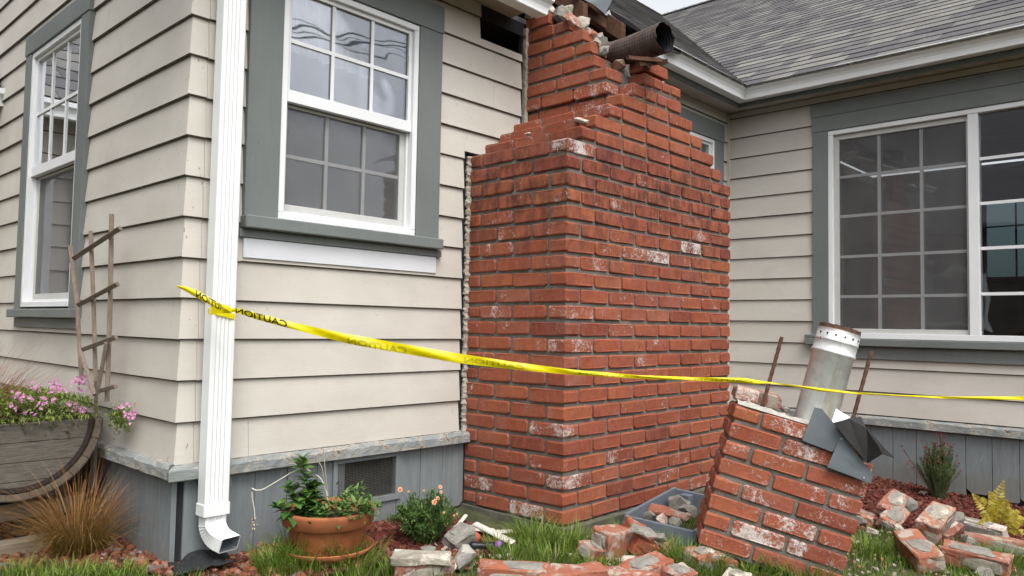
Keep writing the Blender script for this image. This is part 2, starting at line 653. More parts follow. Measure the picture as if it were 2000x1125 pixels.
M['fabric'] = simple('black_fabric', (.018, .019, .021), .9, .4, 60, 300, .8, .002)
M['black'] = simple('black_plastic', (.014, .014, .018), .35, .2)
M['purple'] = simple('purple_plastic', (.25, .09, .32), .45, .1)
M['orange'] = simple('orange_plastic', (.68, .10, .05), .5, .15)
M['vinylstrip'] = simple('painted_strip', (.60, .555, .49), .6, .08, 8)
M['ground'] = simple('soil_ground', (.055, .06, .028), .95, .4, 9, 60, .8, .01)
M['bed'] = simple('bed_soil', (.085, .03, .022), .95, .35, 25, 90, .9, .01)
M['tape'] = None
M['wire'] = simple('wire_black', (.01, .01, .01), .6, .1)
M['asphalt'] = simple('asphalt', (.05, .05, .052), .9, .2)
M['meshwire'] = simple('vent_mesh_wire', (.12, .115, .10), .6, .3)

# ------------------------------------------------------------------ ground
BED_A = [(-1.0, 1.3), (-.62, .58), (-.42, .36), (-.16, .13), (-.08, -.02), (.10, -.22), (.24, -.38), (.43, -.42), (.64, -.40), (.78, -.53), (.95, -.56), (1.08, -.50), (1.12, -.35), (1.20, -.15), (1.24, .02), (0, .02), (0, 2.6), (-1.0, 2.6)]
BED_B = [(3.93, .02), (3.93, -3.4), (3.2, -2.9), (2.88, -2.2), (2.80, -1.62), (2.62, -1.33), (2.72, -.95), (2.80, -.60), (2.80, .02)]


def inpoly(x, y, P):
    c = False
    n = len(P)
    j = n - 1
    for i in range(n):
        if (P[i][1] > y) != (P[j][1] > y) and x < (P[j][0] - P[i][0]) * (y - P[i][1]) / (P[j][1] - P[i][1]) + P[i][0]:
            c = not c
        j = i
    return c


xs = [-250, -60, -15, -5, -2, 0, 2, 4, 6, 10, 20, 60, 250]
ys = [-250, -60, -20, -8, -4, -3, -2, -1, 0, 2, 5, 12, 60, 250]
mb = MB()
mb.v = [(x, y, gz(x, y)) for y in ys for x in xs]
n = len(xs)
mb.f = [(j * n + i, j * n + i + 1, (j + 1) * n + i + 1, (j + 1) * n + i) for j in range(len(ys) - 1) for i in range(n - 1)]
tag(mb.build('ground', M['ground']), kind='structure')
for nm_, P in (('planting_bed', BED_A), ('planting_bed', BED_B)):
    bm = bmesh.new()
    bm.faces.new([bm.verts.new((x, y, 0)) for x, y in P])
    bmesh.ops.triangulate(bm, faces=bm.faces[:])
    bmesh.ops.subdivide_edges(bm, edges=bm.edges[:], cuts=9, use_grid_fill=True)
    for v in bm.verts:
        v.co.z = gz(v.co.x, v.co.y) + .006
    me = bpy.data.meshes.new(nm_)
    bm.to_mesh(me)
    bm.free()
    me.materials.append(M['bed'])
    tag(link(nm_, me), kind='structure')

# ------------------------------------------------------------------ house
house = thing('house', (0, 0, 0), 'single-storey house with beige lap siding, grey trim, white gutters and shingle roof', 'house')
XW = 3.93          # plane of the right-hand wing wall


def W1(a, d, z): return (a, -d, z)
def W2(a, d, z): return (-d, a, z)
def W3(a, d, z): return (XW - d, a, z)
def W4(a, d, z): return (a, 2.62 - d, z)


def wbox(mb, W, a0, a1, d0, d1, z0, z1, taper=None):
    p = [W(a, d, z) for z in (z0, z1) for d in (d0, d1) for a in (a0, a1)]
    return mb.add(p, [(0, 1, 3, 2), (4, 6, 7, 5), (0, 4, 5, 1), (2, 3, 7, 6), (0, 2, 6, 4), (1, 5, 7, 3)])


EXPO = .1417


def siding(W, wall, a_lo, a_hi, zs, rects, mit_lo=False, mit_hi=False, splits=(), ends=None, zmax=9):
    """lap boards, cut round openings; rects = outer outlines of window casings (a0,a1,z0,z1)"""
    for i, z0 in enumerate(zs):
        z1 = z0 + EXPO + .016
        sp_ = tuple(splits) + ((RN.uniform(a_lo + .2, a_hi - .2),) if RN.random() < .5 else ())
        # full-height intervals
        edges = sorted(set([a_lo, a_hi] + [r[0] for r in rects] + [r[1] for r in rects] + list(sp_)))
        edges = [e for e in edges if a_lo <= e <= a_hi]
        segs = []
        for e0, e1 in zip(edges[:-1], edges[1:]):
            mid = (e0 + e1) / 2
            zr = [(z0, min(z1, zmax))]
            for r in rects:
                if r[0] < mid < r[1]:
                    nz = []
                    for q0, q1 in zr:
                        if r[2] + .02 > q0 and r[3] - .02 < q1 and r[2] + .02 < q1 or (r[2] + .02 < q1 and r[3] - .02 > q0):
                            if r[2] + .02 - q0 > .012: nz.append((q0, min(q1, r[2] + .02)))
                            if q1 - (r[3] - .02) > .012: nz.append((max(q0, r[3] - .02), q1))
                        else:
                            nz.append((q0, q1))
                    zr = nz
            for q in zr:
                if segs and segs[-1][2:] == q and abs(segs[-1][1] - e0) < 1e-6 and e0 not in sp_:
                    segs[-1] = (segs[-1][0], e1) + q
                else:
                    segs.append((e0, e1) + q)
        for (e0, e1, q0, q1) in segs:
            if q1 - q0 < .01: continue
            j = RN.uniform(-.0012, .0012)
            jz = RN.uniform(-.0015, .0015)

            def dd(z):
                k = (z - z0) / (z1 - z0)
                return (.019 - .013 * k + j, .006 - .006 * k + j)
            lo = [dd(q0), dd(q1)]
            h0 = e0 + (.0008 if e0 in sp_ else 0)
            h1 = e1 - (.0008 if e1 in sp_ else 0)
            if ends and abs(e1 - a_hi) < 1e-6: h1 = a_hi + ends(i)
            (o0, i0_), (o1, i1_) = lo
            zb_ = q0 + (jz if q0 == z0 else 0)
            ring = [(o0, zb_ + .0042), (o0 - .0042, zb_), (i0_, zb_), (i1_, q1), (o1, q1)]
            P = []
            for d, zz in ring:
                A = h0 - (d if (mit_lo and e0 == a_lo) else 0)
                B = h1 + (d if (mit_hi and e1 == a_hi) else 0)
                P += [W(A, d, zz), W(B, d, zz)]
            m_ = MB().add(P, [(0, 1, 9, 8), (0, 2, 3, 1), (2, 4, 5, 3), (4, 6, 7, 5), (6, 8, 9, 7), (0, 8, 6, 4, 2), (1, 3, 5, 7, 9)])
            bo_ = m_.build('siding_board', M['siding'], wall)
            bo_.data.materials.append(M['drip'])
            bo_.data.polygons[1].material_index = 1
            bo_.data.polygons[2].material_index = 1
            continue
            m_.build('siding_board', M['siding'], wall)


# openings (outer casing outline a0,a1,z0,z1)
WIN1 = dict(W=W1, fr=(.332, 1.0, 1.25, 2.19), cas=(.195, 1.134, 1.20, 2.316))
WIN2 = dict(W=W2, fr=(1.065, 1.80, .913, 2.205), cas=(.965, 1.89, .845, 2.30))
WIN3 = dict(W=W3, fr=(-2.45, -.733, .822, 2.182), cas=(-2.55, -.632, .70, 2.363))
WIN5 = dict(W=W1, fr=(3.02, 3.69, 1.25, 2.19), cas=(2.88, 3.815, 1.17, 2.32))
ZS = [.368 + EXPO * i for i in range(15)]


def panel_with_holes(name, W, a0, a1, z0, z1, holes, d, mat, parent=house, th=.02):
    """sheathing, pierced for the openings"""
    ea = sorted({a0, a1} | {h[0] for h in holes} | {h[1] for h in holes})
    ez = sorted({z0, z1} | {h[2] for h in holes} | {h[3] for h in holes})
    mb = MB()
    for p, q in zip(ea[:-1], ea[1:]):
        for r, s in zip(ez[:-1], ez[1:]):
            c = ((p + q) / 2, (r + s) / 2)
            if any(h[0] < c[0] < h[1] and h[2] < c[1] < h[3] for h in holes): continue
            wbox(mb, W, p, q, d - th, d, r, s)
    return mb.build(name, mat, parent)


HOLE = (1.39, 1.705, 2.252, 2.362)
front_wall = panel_with_holes('front_wall', W1, .0, XW, .0, 2.43, [WIN1['fr'], WIN5['fr'], HOLE, (.632, .945, .125, .302)], -.004, M['dark'])
side_wall = panel_with_holes('side_wall', W2, .0, 2.62, .0, 2.9, [WIN2['fr']], -.004, M['dark'])
wing_wall = panel_with_holes('wing_wall', W3, -3.4, .0, -.2, 2.43, [WIN3['fr']], -.004, M['dark'])
porch_wall = panel_with_holes('porch_wall', W4, -3.2, -.02, -.0, 2.3, [], -.004, M['dark'])
tag(front_wall, 'front wall with broken siding edge beside the chimney')

jag = [RN.uniform(-.012, .004) for _ in range(20)]
R1 = [WIN1['cas'], WIN5['cas'], (HOLE[0] - .0, HOLE[1] + .05, HOLE[2] - .02, HOLE[3] + .5), (1.30, 2.82, 0, 1.70), (1.69, 2.45, 1.5, 2.6)]
siding(W1, front_wall, 0.0, XW - .03, ZS, R1, mit_lo=True, splits=(.05,), zmax=2.425)
siding(W2, side_wall, 0.0, 2.59, [.368 + EXPO * i for i in range(18)], [WIN2['cas']], mit_lo=True, zmax=2.9)
siding(W3, wing_wall, -3.4, -.03, [.345 - .0 + .1455 * i for i in range(15)], [WIN3['cas']], zmax=2.425)
siding(W4, porch_wall, -3.2, -.03, [.3 + EXPO * i for i in range(14)], [], zmax=2.2)
# dark-painted corner bead in the inner corner
mb = MB()
mb.box(XW - .03, XW - .008, -.03, -.008, .3, 2.42)
mb.build('corner_bead', M['siding'], front_wall)
mb = MB()
mb.box(-.03, -.008, 2.59, 2.612, .3, 2.2)
mb.build('corner_bead', M['siding'], side_wall)


# ------------------------------------------------ skirting planks and water table
def skirting(W, name, a0, a1, zb, zt, pitch, holes=(), start=None, d=.012):
    bk = MB()
    wbox(bk, W, a0, a1, -.03, -.012, zb - .15, zt)
    root = bk.build(name, M['dark'], house)
    a = start if start is not None else a0
    while a < a1 - .02:
        b_ = min(a + pitch - .003, a1)
        z_ = zb + RN.uniform(-.012, .012)
        e = min(.03, (b_ - a) * .3) * RN.choice((1, .9, .7, .3, .15))
        dz = RN.uniform(0, .002)
        tops = zt
        hole = [h for h in holes if h[0] < (a + b_) / 2 < h[1]]
        spans = [(z_, tops)]
        if hole:
            spans = [(z_, hole[0][2]), (hole[0][3], tops)]
        for k, (q0, q1) in enumerate(spans):
            if q1 - q0 < .01: continue
            if k == 0:
                poly = [(a, q0 + e * .9), (a + e, q0), (b_ - e, q0), (b_, q0 + e * .9), (b_, q1), (a, q1)]
            else:
                poly = [(a, q0), (b_, q0), (b_, q1), (a, q1)]
            m_ = MB()
            m_.prism(poly, lambda p, q: W(p, d + dz, q), lambda p, q: W(p, -.006, q))
            m_.build('plank', M['skirt'], root)
        a += pitch
    return root


VENT = (.617, .96, .116, .316)
skirting(W1, 'front_skirting', .012, 1.335, .020, .325, .1315, [VENT], start=.024)
skirting(W2, 'side_skirting', -.004, 2.6, .015, .335, .1315, start=.0)
skirting(W3, 'wing_skirting', -3.4, -.02, -.062, .29, .1315, start=-3.4 + .05)


def water_table(W, name, a0, a1, z0, z1, nseg, m0=False, d=.05):
    mb = MB()
    m = nseg
    cs = []
    for i in range(m + 1):
        a = a0 + (a1 - a0) * i / m
        r = lambda s: RN.uniform(-s, s)
        ring = [(-.004, z0), (d - .008, z0 + r(.0015)), (d + r(.002), z0 + .004), (d + r(.0025), z1 - .016 + r(.004)), (d - .012 + r(.004), z1 - .004 + r(.003)), (-.004, z1)]
        for k, (dd, z) in enumerate(ring):
            A = a
            if m0 and i == 0: A = a0 - dd
            cs.append(W(A, dd, z))
    n = 6
    fs = []
    for i in range(m):
        for k in range(n):
            k2 = (k + 1) % n
            fs.append((i * n + k, i * n + k2, (i + 1) * n + k2, (i + 1) * n + k))
    fs += [tuple(range(n))[::-1], tuple(m * n + k for k in range(n))]
    mb.add(cs, fs)
    return mb.build(name, M['water'], house)


water_table(W1, 'water_table_board', .002, 1.342, .318, .372, 46, m0=True)
water_table(W2, 'water_table_board', .002, 2.6, .325, .378, 60, m0=True)
water_table(W3, 'water_table_board', -3.4, -.02, .285, .345, 60, d=.045)

# ------------------------------------------------ crawl-space vent
vm = MB()
a0, a1, z0, z1 = VENT
for q in ((a0, a1, z1 - .018, z1), (a0, a1, z0, z0 + .022), (a0, a0 + .02, z0 + .022, z1 - .018), (a1 - .028, a1, z0 + .022, z1 - .018)):
    wbox(vm, W1, q[0], q[1], -.004, .024, q[2], q[3])
vent = vm.build('crawl_space_vent', M['skirt'], house)
tag(vent, 'framed crawl-space vent with torn wire mesh in the grey skirting')
ms = MB()
for i in range(42):
    x = a0 + .02 + (a1 - a0 - .048) * (i + .5) / 42
    ms.box(x - .0003, x + .0003, -.016, -.0148, z0 + .022, z1 - .018)
for i in range(24):
    z = z0 + .022 + (z1 - z0 - .04) * (i + .5) / 24
    ms.box(a0 + .02, a1 - .028, -.0148, -.0136, z - .0003, z + .0003)
ms.build('wire_mesh', M['meshwire'], vent)
bx_ = MB()
bx_.box(a0 - .1, a1 + .1, .25, .27, .0, .4)
bx_.build('vent_back', M['dark'], vent)


# ------------------------------------------------ windows
def wpart(W, name, mat, parent, *boxes, bevel=.0015):
    m_ = MB()
    for q in boxes:
        wbox(m_, W, *q)
    return m_.build(name, mat, parent, bevel=bevel)


def hung_window(S, label, mid, sill, apron, head_gap=True, curtain=None, casd=.034, grid=(3, 2), lower_grid=True):
    W = S['W']
    a0, a1, z0, z1 = S['fr']
    c0, c1, d0, d1 = S['cas']
    F = .026
    o = wpart(W, 'window', M['white'], house, (a0, a1, -.06, .028, z0, z0 + F), (a0, a1, -.06, .028, z1 - F, z1), (a0, a0 + F, -.06, .028, z0 + F, z1 - F), (a1 - F, a1, -.06, .028, z0 + F, z1 - F), bevel=.002)
    tag(o, label)
    # outer stop ring
    # casing boards
    wpart(W, 'casing_board', M['trim'], o, (c0, a0 - .001, -.006, casd, sill[1], z1 + .001))
    wpart(W, 'casing_board', M['trim'], o, (a1 + .001, c1, -.006, casd, sill[1], z1 + .001))
    wpart(W, 'casing_board', M['trim'], o, (c0 - .004, c1 + .004, -.006, casd + .004, z1 + .002, d1))
    wpart(W, 'sill', M['trim'], o, (c0 - .006, c1 + .006, -.006, casd + .03, sill[0], sill[1] - .001), bevel=.004)
    wpart(W, 'apron_board', M['trim'], o, (c0 - .012 if apron[2] else c0, c1 + .024 if apron[2] else c1, -.006, .030, apron[0], apron[1]))
    # sashes
    ia0, ia1 = a0 + F, a1 - F
    zt0 = mid
    R_ = .03
    up = wpart(W, 'upper_sash', M['white'], o, (ia0, ia1, -.012, .016, zt0 - .005, zt0 + .042), (ia0, ia1, -.012, .012, z1 - F - R_ * .6, z1 - F), (ia0, ia0 + R_ * .6, -.012, .012, zt0 + .042, z1 - F - R_ * .6), (ia1 - R_ * .6, ia1, -.012, .012, zt0 + .042, z1 - F - R_ * .6))
    g0, g1, h0, h1 = ia0 + R_ * .6, ia1 - R_ * .6, zt0 + .042, z1 - F - R_ * .6
    wpart(W, 'pane', M['glass'], o, (g0, g1, -.003, .0, h0, h1), bevel=0)
    for k in range(1, grid[0]):
        a = g0 + (g1 - g0) * k / grid[0]
        wpart(W, 'muntin', M['white'], o, (a - .0075, a + .0075, .0005, .006, h0, h1), bevel=0)
    for k in range(1, grid[1]):
        z = h0 + (h1 - h0) * k / grid[1]
        wpart(W, 'muntin', M['white'], o, (g0, g1, .0008, .0065, z - .0075, z + .0075), bevel=0)
    lz0, lz1 = z0 + F + .012, zt0 - .006
    lo = wpart(W, 'lower_sash', M['sash'], o, (ia0 + .008, ia1 - .008, -.034, -.016, lz0, lz0 + .028), (ia0 + .008, ia1 - .008, -.034, -.016, lz1 - .012, lz1), (ia0 + .008, ia0 + .028, -.034, -.016, lz0 + .028, lz1 - .012), (ia1 - .036, ia1 - .008, -.034, -.016, lz0 + .028, lz1 - .012))
    wpart(W, 'track', M['white'], o, (ia0, ia1, -.05, -.004, z0 + F, z0 + F + .011), (ia0, ia0 + .007, -.05, -.004, z0 + F + .011, zt0 - .006), (ia1 - .007, ia1, -.05, -.004, z0 + F + .011, zt0 - .006))
    g0, g1, h0, h1 = ia0 + .028, ia1 - .036, lz0 + .028, lz1 - .012
    wpart(W, 'pane', M['glass'], o, (g0, g1, -.033, -.030, h0, h1), bevel=0)
    wpart(W, 'insect_screen', M['screen'], o, (g0, g1, -.019, -.0185, h0, h1), bevel=0)
    if lower_grid:
        for k in range(1, grid[0]):
            a = g0 + (g1 - g0) * k / grid[0]
            wpart(W, 'muntin', M['white'], o, (a - .0075, a + .0075, -.029, -.0225, h0, h1), bevel=0)
        z = (h0 + h1) / 2
        wpart(W, 'muntin', M['white'], o, (g0, g1, -.0293, -.0228, z - .0075, z + .0075), bevel=0)
    return o


w1 = hung_window(WIN1, 'tall white double-hung window in a wide grey casing beside the chimney', 1.713, (1.20, 1.248), (1.168, 1.199, True))
w2 = hung_window(WIN2, 'double-hung window behind the wooden trellis on the side wall', 1.575, (.862, .905), (.815, .861, False), lower_grid=False)
w5 = hung_window(WIN5, 'small grey-cased window partly hidden behind the chimney', 1.713, (1.20, 1.248), (1.168, 1.199, False))
# primed patch board under the front window
pb = MB()
wbox(pb, W1, .203, 1.131, -.004, .0235, 1.094, 1.1665)
pb.build('primed_patch_board', M['primer'], house, bevel=.001)
# wide slider on the wing
a0, a1, z0, z1 = WIN3['fr']
o = wpart(W3, 'window', M['white'], house, (a0, a1, -.06, .028, z0, z0 + .035), (a0, a1, -.06, .028, z1 - .03, z1), (a0, a0 + .03, -.06, .028, z0 + .035, z1 - .03), (a1 - .03, a1, -.06, .028, z0 + .035, z1 - .03), (-1.594, -1.54, -.06, .024, z0 + .035, z1 - .03), bevel=.002)
tag(o, 'wide white slider window on the right-hand wing wall')
wpart(W3, 'casing_board', M['trim'], o, (a1 + .001, -.632, -.006, .034, .84, z1 + .001))
wpart(W3, 'casing_board', M['trim'], o, (-2.55, a0 - .001, -.006, .034, .84, z1 + .001))
wpart(W3, 'casing_board', M['trim'], o, (-2.56, -.628, -.006, .038, z1 + .002, 2.283))
wpart(W3, 'casing_board', M['trim'], o, (-2.58, -.620, -.006, .032, 2.286, 2.366))
wpart(W3, 'sill', M['trim'], o, (-2.60, -.590, -.006, .060, .775, .8205), (-.70, -.585, -.006, .058, .822, .842), bevel=.004)
wpart(W3, 'apron_board', M['trim'], o, (-2.57, -.622, -.006, .030, .695, .774))
g0, g1, h0, h1 = -1.53, -.785, .862, 2.128
sf = wpart(W3, 'screen_frame', M['sash'], o, (-1.539, -.763, -.02, .004, .857 - .0, .885), (-1.539, -.763, -.02, .004, 2.118, 2.150), (-.795, -.763, -.02, .004, .885, 2.118), (-1.539, -1.527, -.02, .004, .885, 2.118))
wpart(W3, 'insect_screen', M['screen'], o, (-1.527, -.795, -.004, -.0035, .885, 2.118), bevel=0)
wpart(W3, 'pane', M['glass'], o, (-1.53, -.79, -.033, -.030, .87, 2.14), bevel=0)
for z in (1.873, 1.614, 1.35, 1.091):
    wpart(W3, 'muntin', M['white'], o, (-1.527, -.795, -.0245, -.012, z - .009, z + .009), bevel=0)
for a in (-1.037, -1.282):
    wpart(W3, 'muntin', M['white'], o, (a - .009, a + .009, -.0235, -.011, .885, 2.118), bevel=0)
wpart(W3, 'pane', M['glass'], o, (a0 + .03, -1.595, -.013, -.010, .857, 2.152), bevel=0)
for z in (1.885, 1.622, 1.36, 1.096):
    wpart(W3, 'muntin', M['white'], o, (a0 + .03, -1.595, -.009, -.003, z - .009, z + .009), bevel=0)
for a in (-1.88, -2.16):
    wpart(W3, 'muntin', M['white'], o, (a - .009, a + .009, -.0092, -.0035, .857, 2.152), bevel=0)

# lace curtain inside the upper sash
hem = [(.0, .40), (.12, .48), (.28, .52), (.30, .62), (.40, .64), (.46, .72), (.62, .74), (.64, .80), (.80, .84), (1, .92)]


def hemz(u):
    for (p, q), (r, s) in zip(hem[:-1], hem[1:]):
        if p <= u <= r: return q + (s - q) * (u - p) / (r - p)
    return .9


mb = MB()
mb.grid(lambda u, v: (.345 + .62 * u, .035 + .012 * math.sin(u * 60) + .006 * math.sin(u * 133), 2.16 - v * (.23 + .05 * (hemz(u) - .4))), 90, 4)
m_, t_, out_ = nodes('lace')
b_ = NB(t_)
d_ = b_.n('ShaderNodeBsdfDiffuse', ins={'Color': (.92, .92, .92, 1)})
tr_ = b_.n('ShaderNodeBsdfTransparent')
mx_ = b_.n('ShaderNodeMixShader', ins={0: .85, 1: tr_.outputs[0], 2: d_.outputs[0]})
t_.links.new(mx_.outputs[0], out_.inputs[0])
mb.build('lace_curtain', m_, w1, smooth=True)

# ------------------------------------------------ rooms behind the glass (closed, dark)
mb = MB()
mb.box(.03, 3.9, 3.0, 3.05, .1, 2.42)
mb.box(.03, 3.9, .05, 3.0, .1, .15)
mb.box(.03, 3.9, .03, 3.0, 2.44, 2.47)
mb.box(2.2, 2.25, .03, 3.0, .15, 2.44)
mb.build('interior_room', M['room'], house)
FW = [(-1.75, -1.03, 1.38, 2.07)]
fw = panel_with_holes('rear_wall', lambda a, d, z: (6.9 - d, a, z), -3.4, 0.0, .0, 2.42, FW, 0, M['room'], house, .05)
mb = MB()
for q in ((-1.80, -1.03 + .06, 2.07, 2.12), (-1.80, -.97, 1.33, 1.38), (-1.03, -.97, 1.38, 2.07), (-1.80, -1.75, 1.38, 2.07)):
    mb.box(6.83, 6.92, q[0], q[1], q[2], q[3])
cw = mb.build('rear_window', M['rafter'], house, bevel=.002)
mb = MB()
mb.box(6.88, 6.90, -1.275, -1.262, 1.38, 2.07)
mb.build('muntin', M['dark'], cw)
mb = MB()
mb.box(6.903, 6.906, -1.75, -1.03, 1.38, 2.07)
mb.build('pane', M['tint'], cw)
mb = MB()
mb.box(6.88, 6.90, -1.75, -1.03, 1.835, 1.848)
mb.build('muntin', M['dark'], cw)
mb = MB()
mb.box(3.96, 6.9, -3.4, -3.35, .1, 2.42)
mb.box(3.96, 6.9, -.05, -.02, .1, 2.42)
mb.box(3.96, 6.9, -3.35, -.05, .25, .3)
mb.box(3.96, 6.9, -3.35, -.05, 2.44, 2.47)
mb.build('wing_room', M['room'], house)

# ------------------------------------------------ eaves: soffit, fascia, gutters
mb = MB()
mb.box(-.3, 1.62, -.17, -.0, 2.43, 2.44)
mb.box(2.45, XW - .0, -.17, -.0, 2.43, 2.44)
mb.box(XW - .17, XW, -3.5, -.171, 2.43, 2.44)
mb.build('soffit', M['soffit'], house)
mb = MB()
mb.box(-.3, 1.60, -.186, -.1715, 2.395, 2.50)
mb.build('fascia_board', M['fascia'], house)
mb = MB()
mb.box(2.47, XW - .188, -.186, -.1715, 2.405, 2.51)
mb.build('fascia_board', M['fascia'], house)
mb = MB()
mb.box(XW - .186, XW - .1715, -3.5, -.1725, 2.405, 2.51)
mb.build('fascia_board', M['fascia'], house)
GP = [(0, .004), (.068, .0), (.071, .003), (.071, .016), (.073, .034), (.081, .052), (.095, .064), (.0985, .067), (.0985, .095), (.092, .098), (.088, .094), (.088, .088), (.094, .088), (.094, .070), (.092, .066), (.078, .055), (.069, .035), (.067, .006), (.004, .008), (.004, .094), (0, .094)]


def gutter(name, p0fn, p1fn, label=None):
    mb = MB()
    mb.prism(GP, p0fn, p1fn)
    o_ = mb.build(name, M['gutter'], house)
    if label: tag(o_, label)
    return o_


YF = -.187
gutter('gutter', lambda o, z: (-.42, YF - o, 2.372 + z), lambda o, z: (1.60 + .03 * z / .09, YF - o, 2.366 + z), 'white gutter cut off short of the chimney')
gutter('gutter', lambda o, z: (2.44, YF - o, 2.432 + z), lambda o, z: (3.743 - o, YF - o, 2.428 + z), 'white gutter between the chimney and the inner corner')
gutter('gutter', lambda o, z: (3.743 - o, YF - o, 2.428 + z), lambda o, z: (3.743 - o, -3.5, 2.436 + z), 'long white gutter over the wide window')
gutter('gutter', lambda o, z: (-3.3, 2.45 - o, 2.05 + z), lambda o, z: (-.005, 2.45 - o, 2.045 + z), 'white gutter at the edge of the low porch roof')

# ------------------------------------------------ downspout
DX0, DX1, DY0, DY1 = .056, .141, -.108, -.048


def ds_ring(c, ax, ay, w, d, ribs=True):
    """fluted rectangular section"""
    pts = []
    N = 6
    front = []
    for i in range(N * 2 + 1):
        u = -1 + 2 * i / (N * 2)
        k = .005 if (i % 2 == 1 and 1 < i < N * 2 - 1 and ribs) else 0
        front.append((u * w / 2, -d / 2 + k))
    front[0] = (-w / 2 + .004, -d / 2)
    front[-1] = (w / 2 - .004, -d / 2)
    rest = [(w / 2, -d / 2 + .004), (w / 2, d / 2 - .004), (w / 2 - .004, d / 2), (-w / 2 + .004, d / 2), (-w / 2, d / 2 - .004), (-w / 2, -d / 2 + .004)]
    for p, q in front + rest:
        pts.append(Vector(c) + Vector(ax) * p + Vector(ay) * q)
    return pts


def sweep(rings, caps=(True, True)):
    n = len(rings[0])
    mb = MB()
    vs_ = [p for r in rings for p in r]
    fs = []
    for i in range(len(rings) - 1):
        for k in range(n):
            k2 = (k + 1) % n
            fs.append((i * n + k, i * n + k2, (i + 1) * n + k2, (i + 1) * n + k))
    if caps[0]: fs.append(tuple(range(n))[::-1])
    if caps[1]: fs.append(tuple((len(rings) - 1) * n + k for k in range(n)))
    return mb.add(vs_, fs)


cx_, cy_ = (DX0 + DX1) / 2, (DY0 + DY1) / 2
ex, ey = (1, 0, 0), (0, 1, 0)
ds = sweep([ds_ring((cx_ - .002, cy_, .225), ex, ey, .086, .06), ds_ring((cx_, cy_, 2.36), ex, ey, .084, .06)]).build('downspout', M['gutter'], house)
tag(ds, 'tall white fluted downspout at the house corner')
sweep([ds_ring((cx_ - .002, cy_, .20), ex, ey, .094, .068, False), ds_ring((cx_ - .002, cy_, .24), ex, ey, .093, .067, False)]).build('coupling_band', M['gutter'], ds, bevel=.001)
rings = []
p = Vector((cx_ - .002, cy_, .205))
yaw = math.radians(-62)
hd = Vector((math.cos(yaw), math.sin(yaw), 0))          # direction in which the elbow turns out
for i in range(31):
    t = i / 30
    ang = math.radians(70) * max(0, min(1, (t - .22) / .6))
    dirv = (Vector((0, 0, -1)) * math.cos(ang) + hd * math.sin(ang))
    if i: p = p + dirv * .0046
    tw = min(1, max(0, (t - .2) / .5))
    # section axes: width axis stays level, turning with the elbow
    base = Vector((1, 0, 0)).lerp(Vector((-math.sin(yaw), math.cos(yaw), 0)), tw * .35).normalized()
    depthax = dirv.cross(base).normalized()
    if depthax.y < 0 and ang < .4: depthax = -depthax
    if depthax.dot(Vector((0, 1, 0)) + Vector((0, 0, -.6))) < 0: depthax = -depthax
    s = (1 + (.035 if (i % 2 and .25 < t < .85) else 0)) * .90
    rings.append(ds_ring(p, base, depthax, .084 * s, .06 * s, t < .2))
nb = len(rings)
cens = [sum(rg, Vector()) / len(rg) for rg in rings]
for q in range(nb - 1, nb - 22, -2):
    rings.append([cens[q] + (v - cens[q]) * .93 for v in rings[q]])
sweep(rings[:nb + 1], (True, False)).build('elbow', M['gutter'], ds)
sweep(rings[nb:], (False, True)).build('shaded_elbow_inside', M['flash'], ds)  # grey colour stands in for the shade inside the white elbow

# ------------------------------------------------------------------ roofs
PT, PTA, KV = .60, .80, .75           # wing pitch, main pitch, run of the valley
TH, THA = math.atan(PT), math.atan(PTA)
CT, ST = math.cos(TH), math.sin(TH)
CA, SA = math.cos(THA), math.sin(THA)
EX, EY, EZ = 3.651, -.279, 2.52


def zA(y): return EZ + PTA * (y - EY)
def zB(x): return EZ + PT * (x - EX)


RY, RX = 3.894, 9.208
def yV(x): return EY + KV * (x - EX)
def xV(y): return EX + (y - EY) / KV
dk = MB()
th = .02


def slab(mb, pts, nrm, t):
    n = len(pts)
    mb.add([tuple(p) for p in pts] + [tuple(Vector(p) - Vector(nrm) * t) for p in pts], [tuple(range(n)), tuple(range(n, 2 * n))[::-1]] + [(i, n + i, n + (i + 1) % n, (i + 1) % n) for i in range(n)])


nA, nB = (0, -SA, CA), (-ST, 0, CT)
pA = lambda x, y: (x, y, zA(y))
pB = lambda x, y: (x, y, zB(x))
slab(dk, [pA(-.35, EY + .03), pA(1.62, EY + .03), pA(1.62, RY), pA(-.35, RY)], nA, th)
slab(dk, [pA(1.62, .12), pA(2.46, .12), pA(2.46, RY), pA(1.62, RY)], nA, th)
slab(dk, [pA(2.46, EY + .03), pA(EX + .03, EY + .03), pA(RX, RY), pA(2.46, RY)], nA, th)
slab(dk, [(-.35, RY, zA(RY)), (RX, RY, zA(RY)), (RX, RY + 3, zA(RY) - 2.4), (-.35, RY + 3, zA(RY) - 2.4)], (0, SA, CA), th)
roofA = dk.build('main_roof', M['dark'], house)
dk = MB()
slab(dk, [pB(EX + .03, -3.6), pB(RX, -3.6), pB(RX, RY), pB(EX + .03, EY + .03)], nB, th)
slab(dk, [(RX, -3.6, zB(RX)), (RX + 3, -3.6, zB(RX) - 1.8), (RX + 3, RY, zB(RX) - 1.8), (RX, RY, zB(RX))], (ST, 0, CT), th)
roofB = dk.build('wing_roof', M['dark'], house)


def tab_mesh(wd):
    mb = MB()
    L = .165
    t0, t1 = .0052, -.002
    w_ = wd - .003
    mb.add([(0, 0, .0), (w_, 0, .0), (w_, L, -.005), (0, L, -.005), (0, 0, t0), (w_, 0, t0), (w_, L, t1), (0, L, t1)],
           [(0, 3, 2, 1), (4, 5, 6, 7), (0, 1, 5, 4), (1, 2, 6, 5), (2, 3, 7, 6), (3, 0, 4, 7)])
    return mb


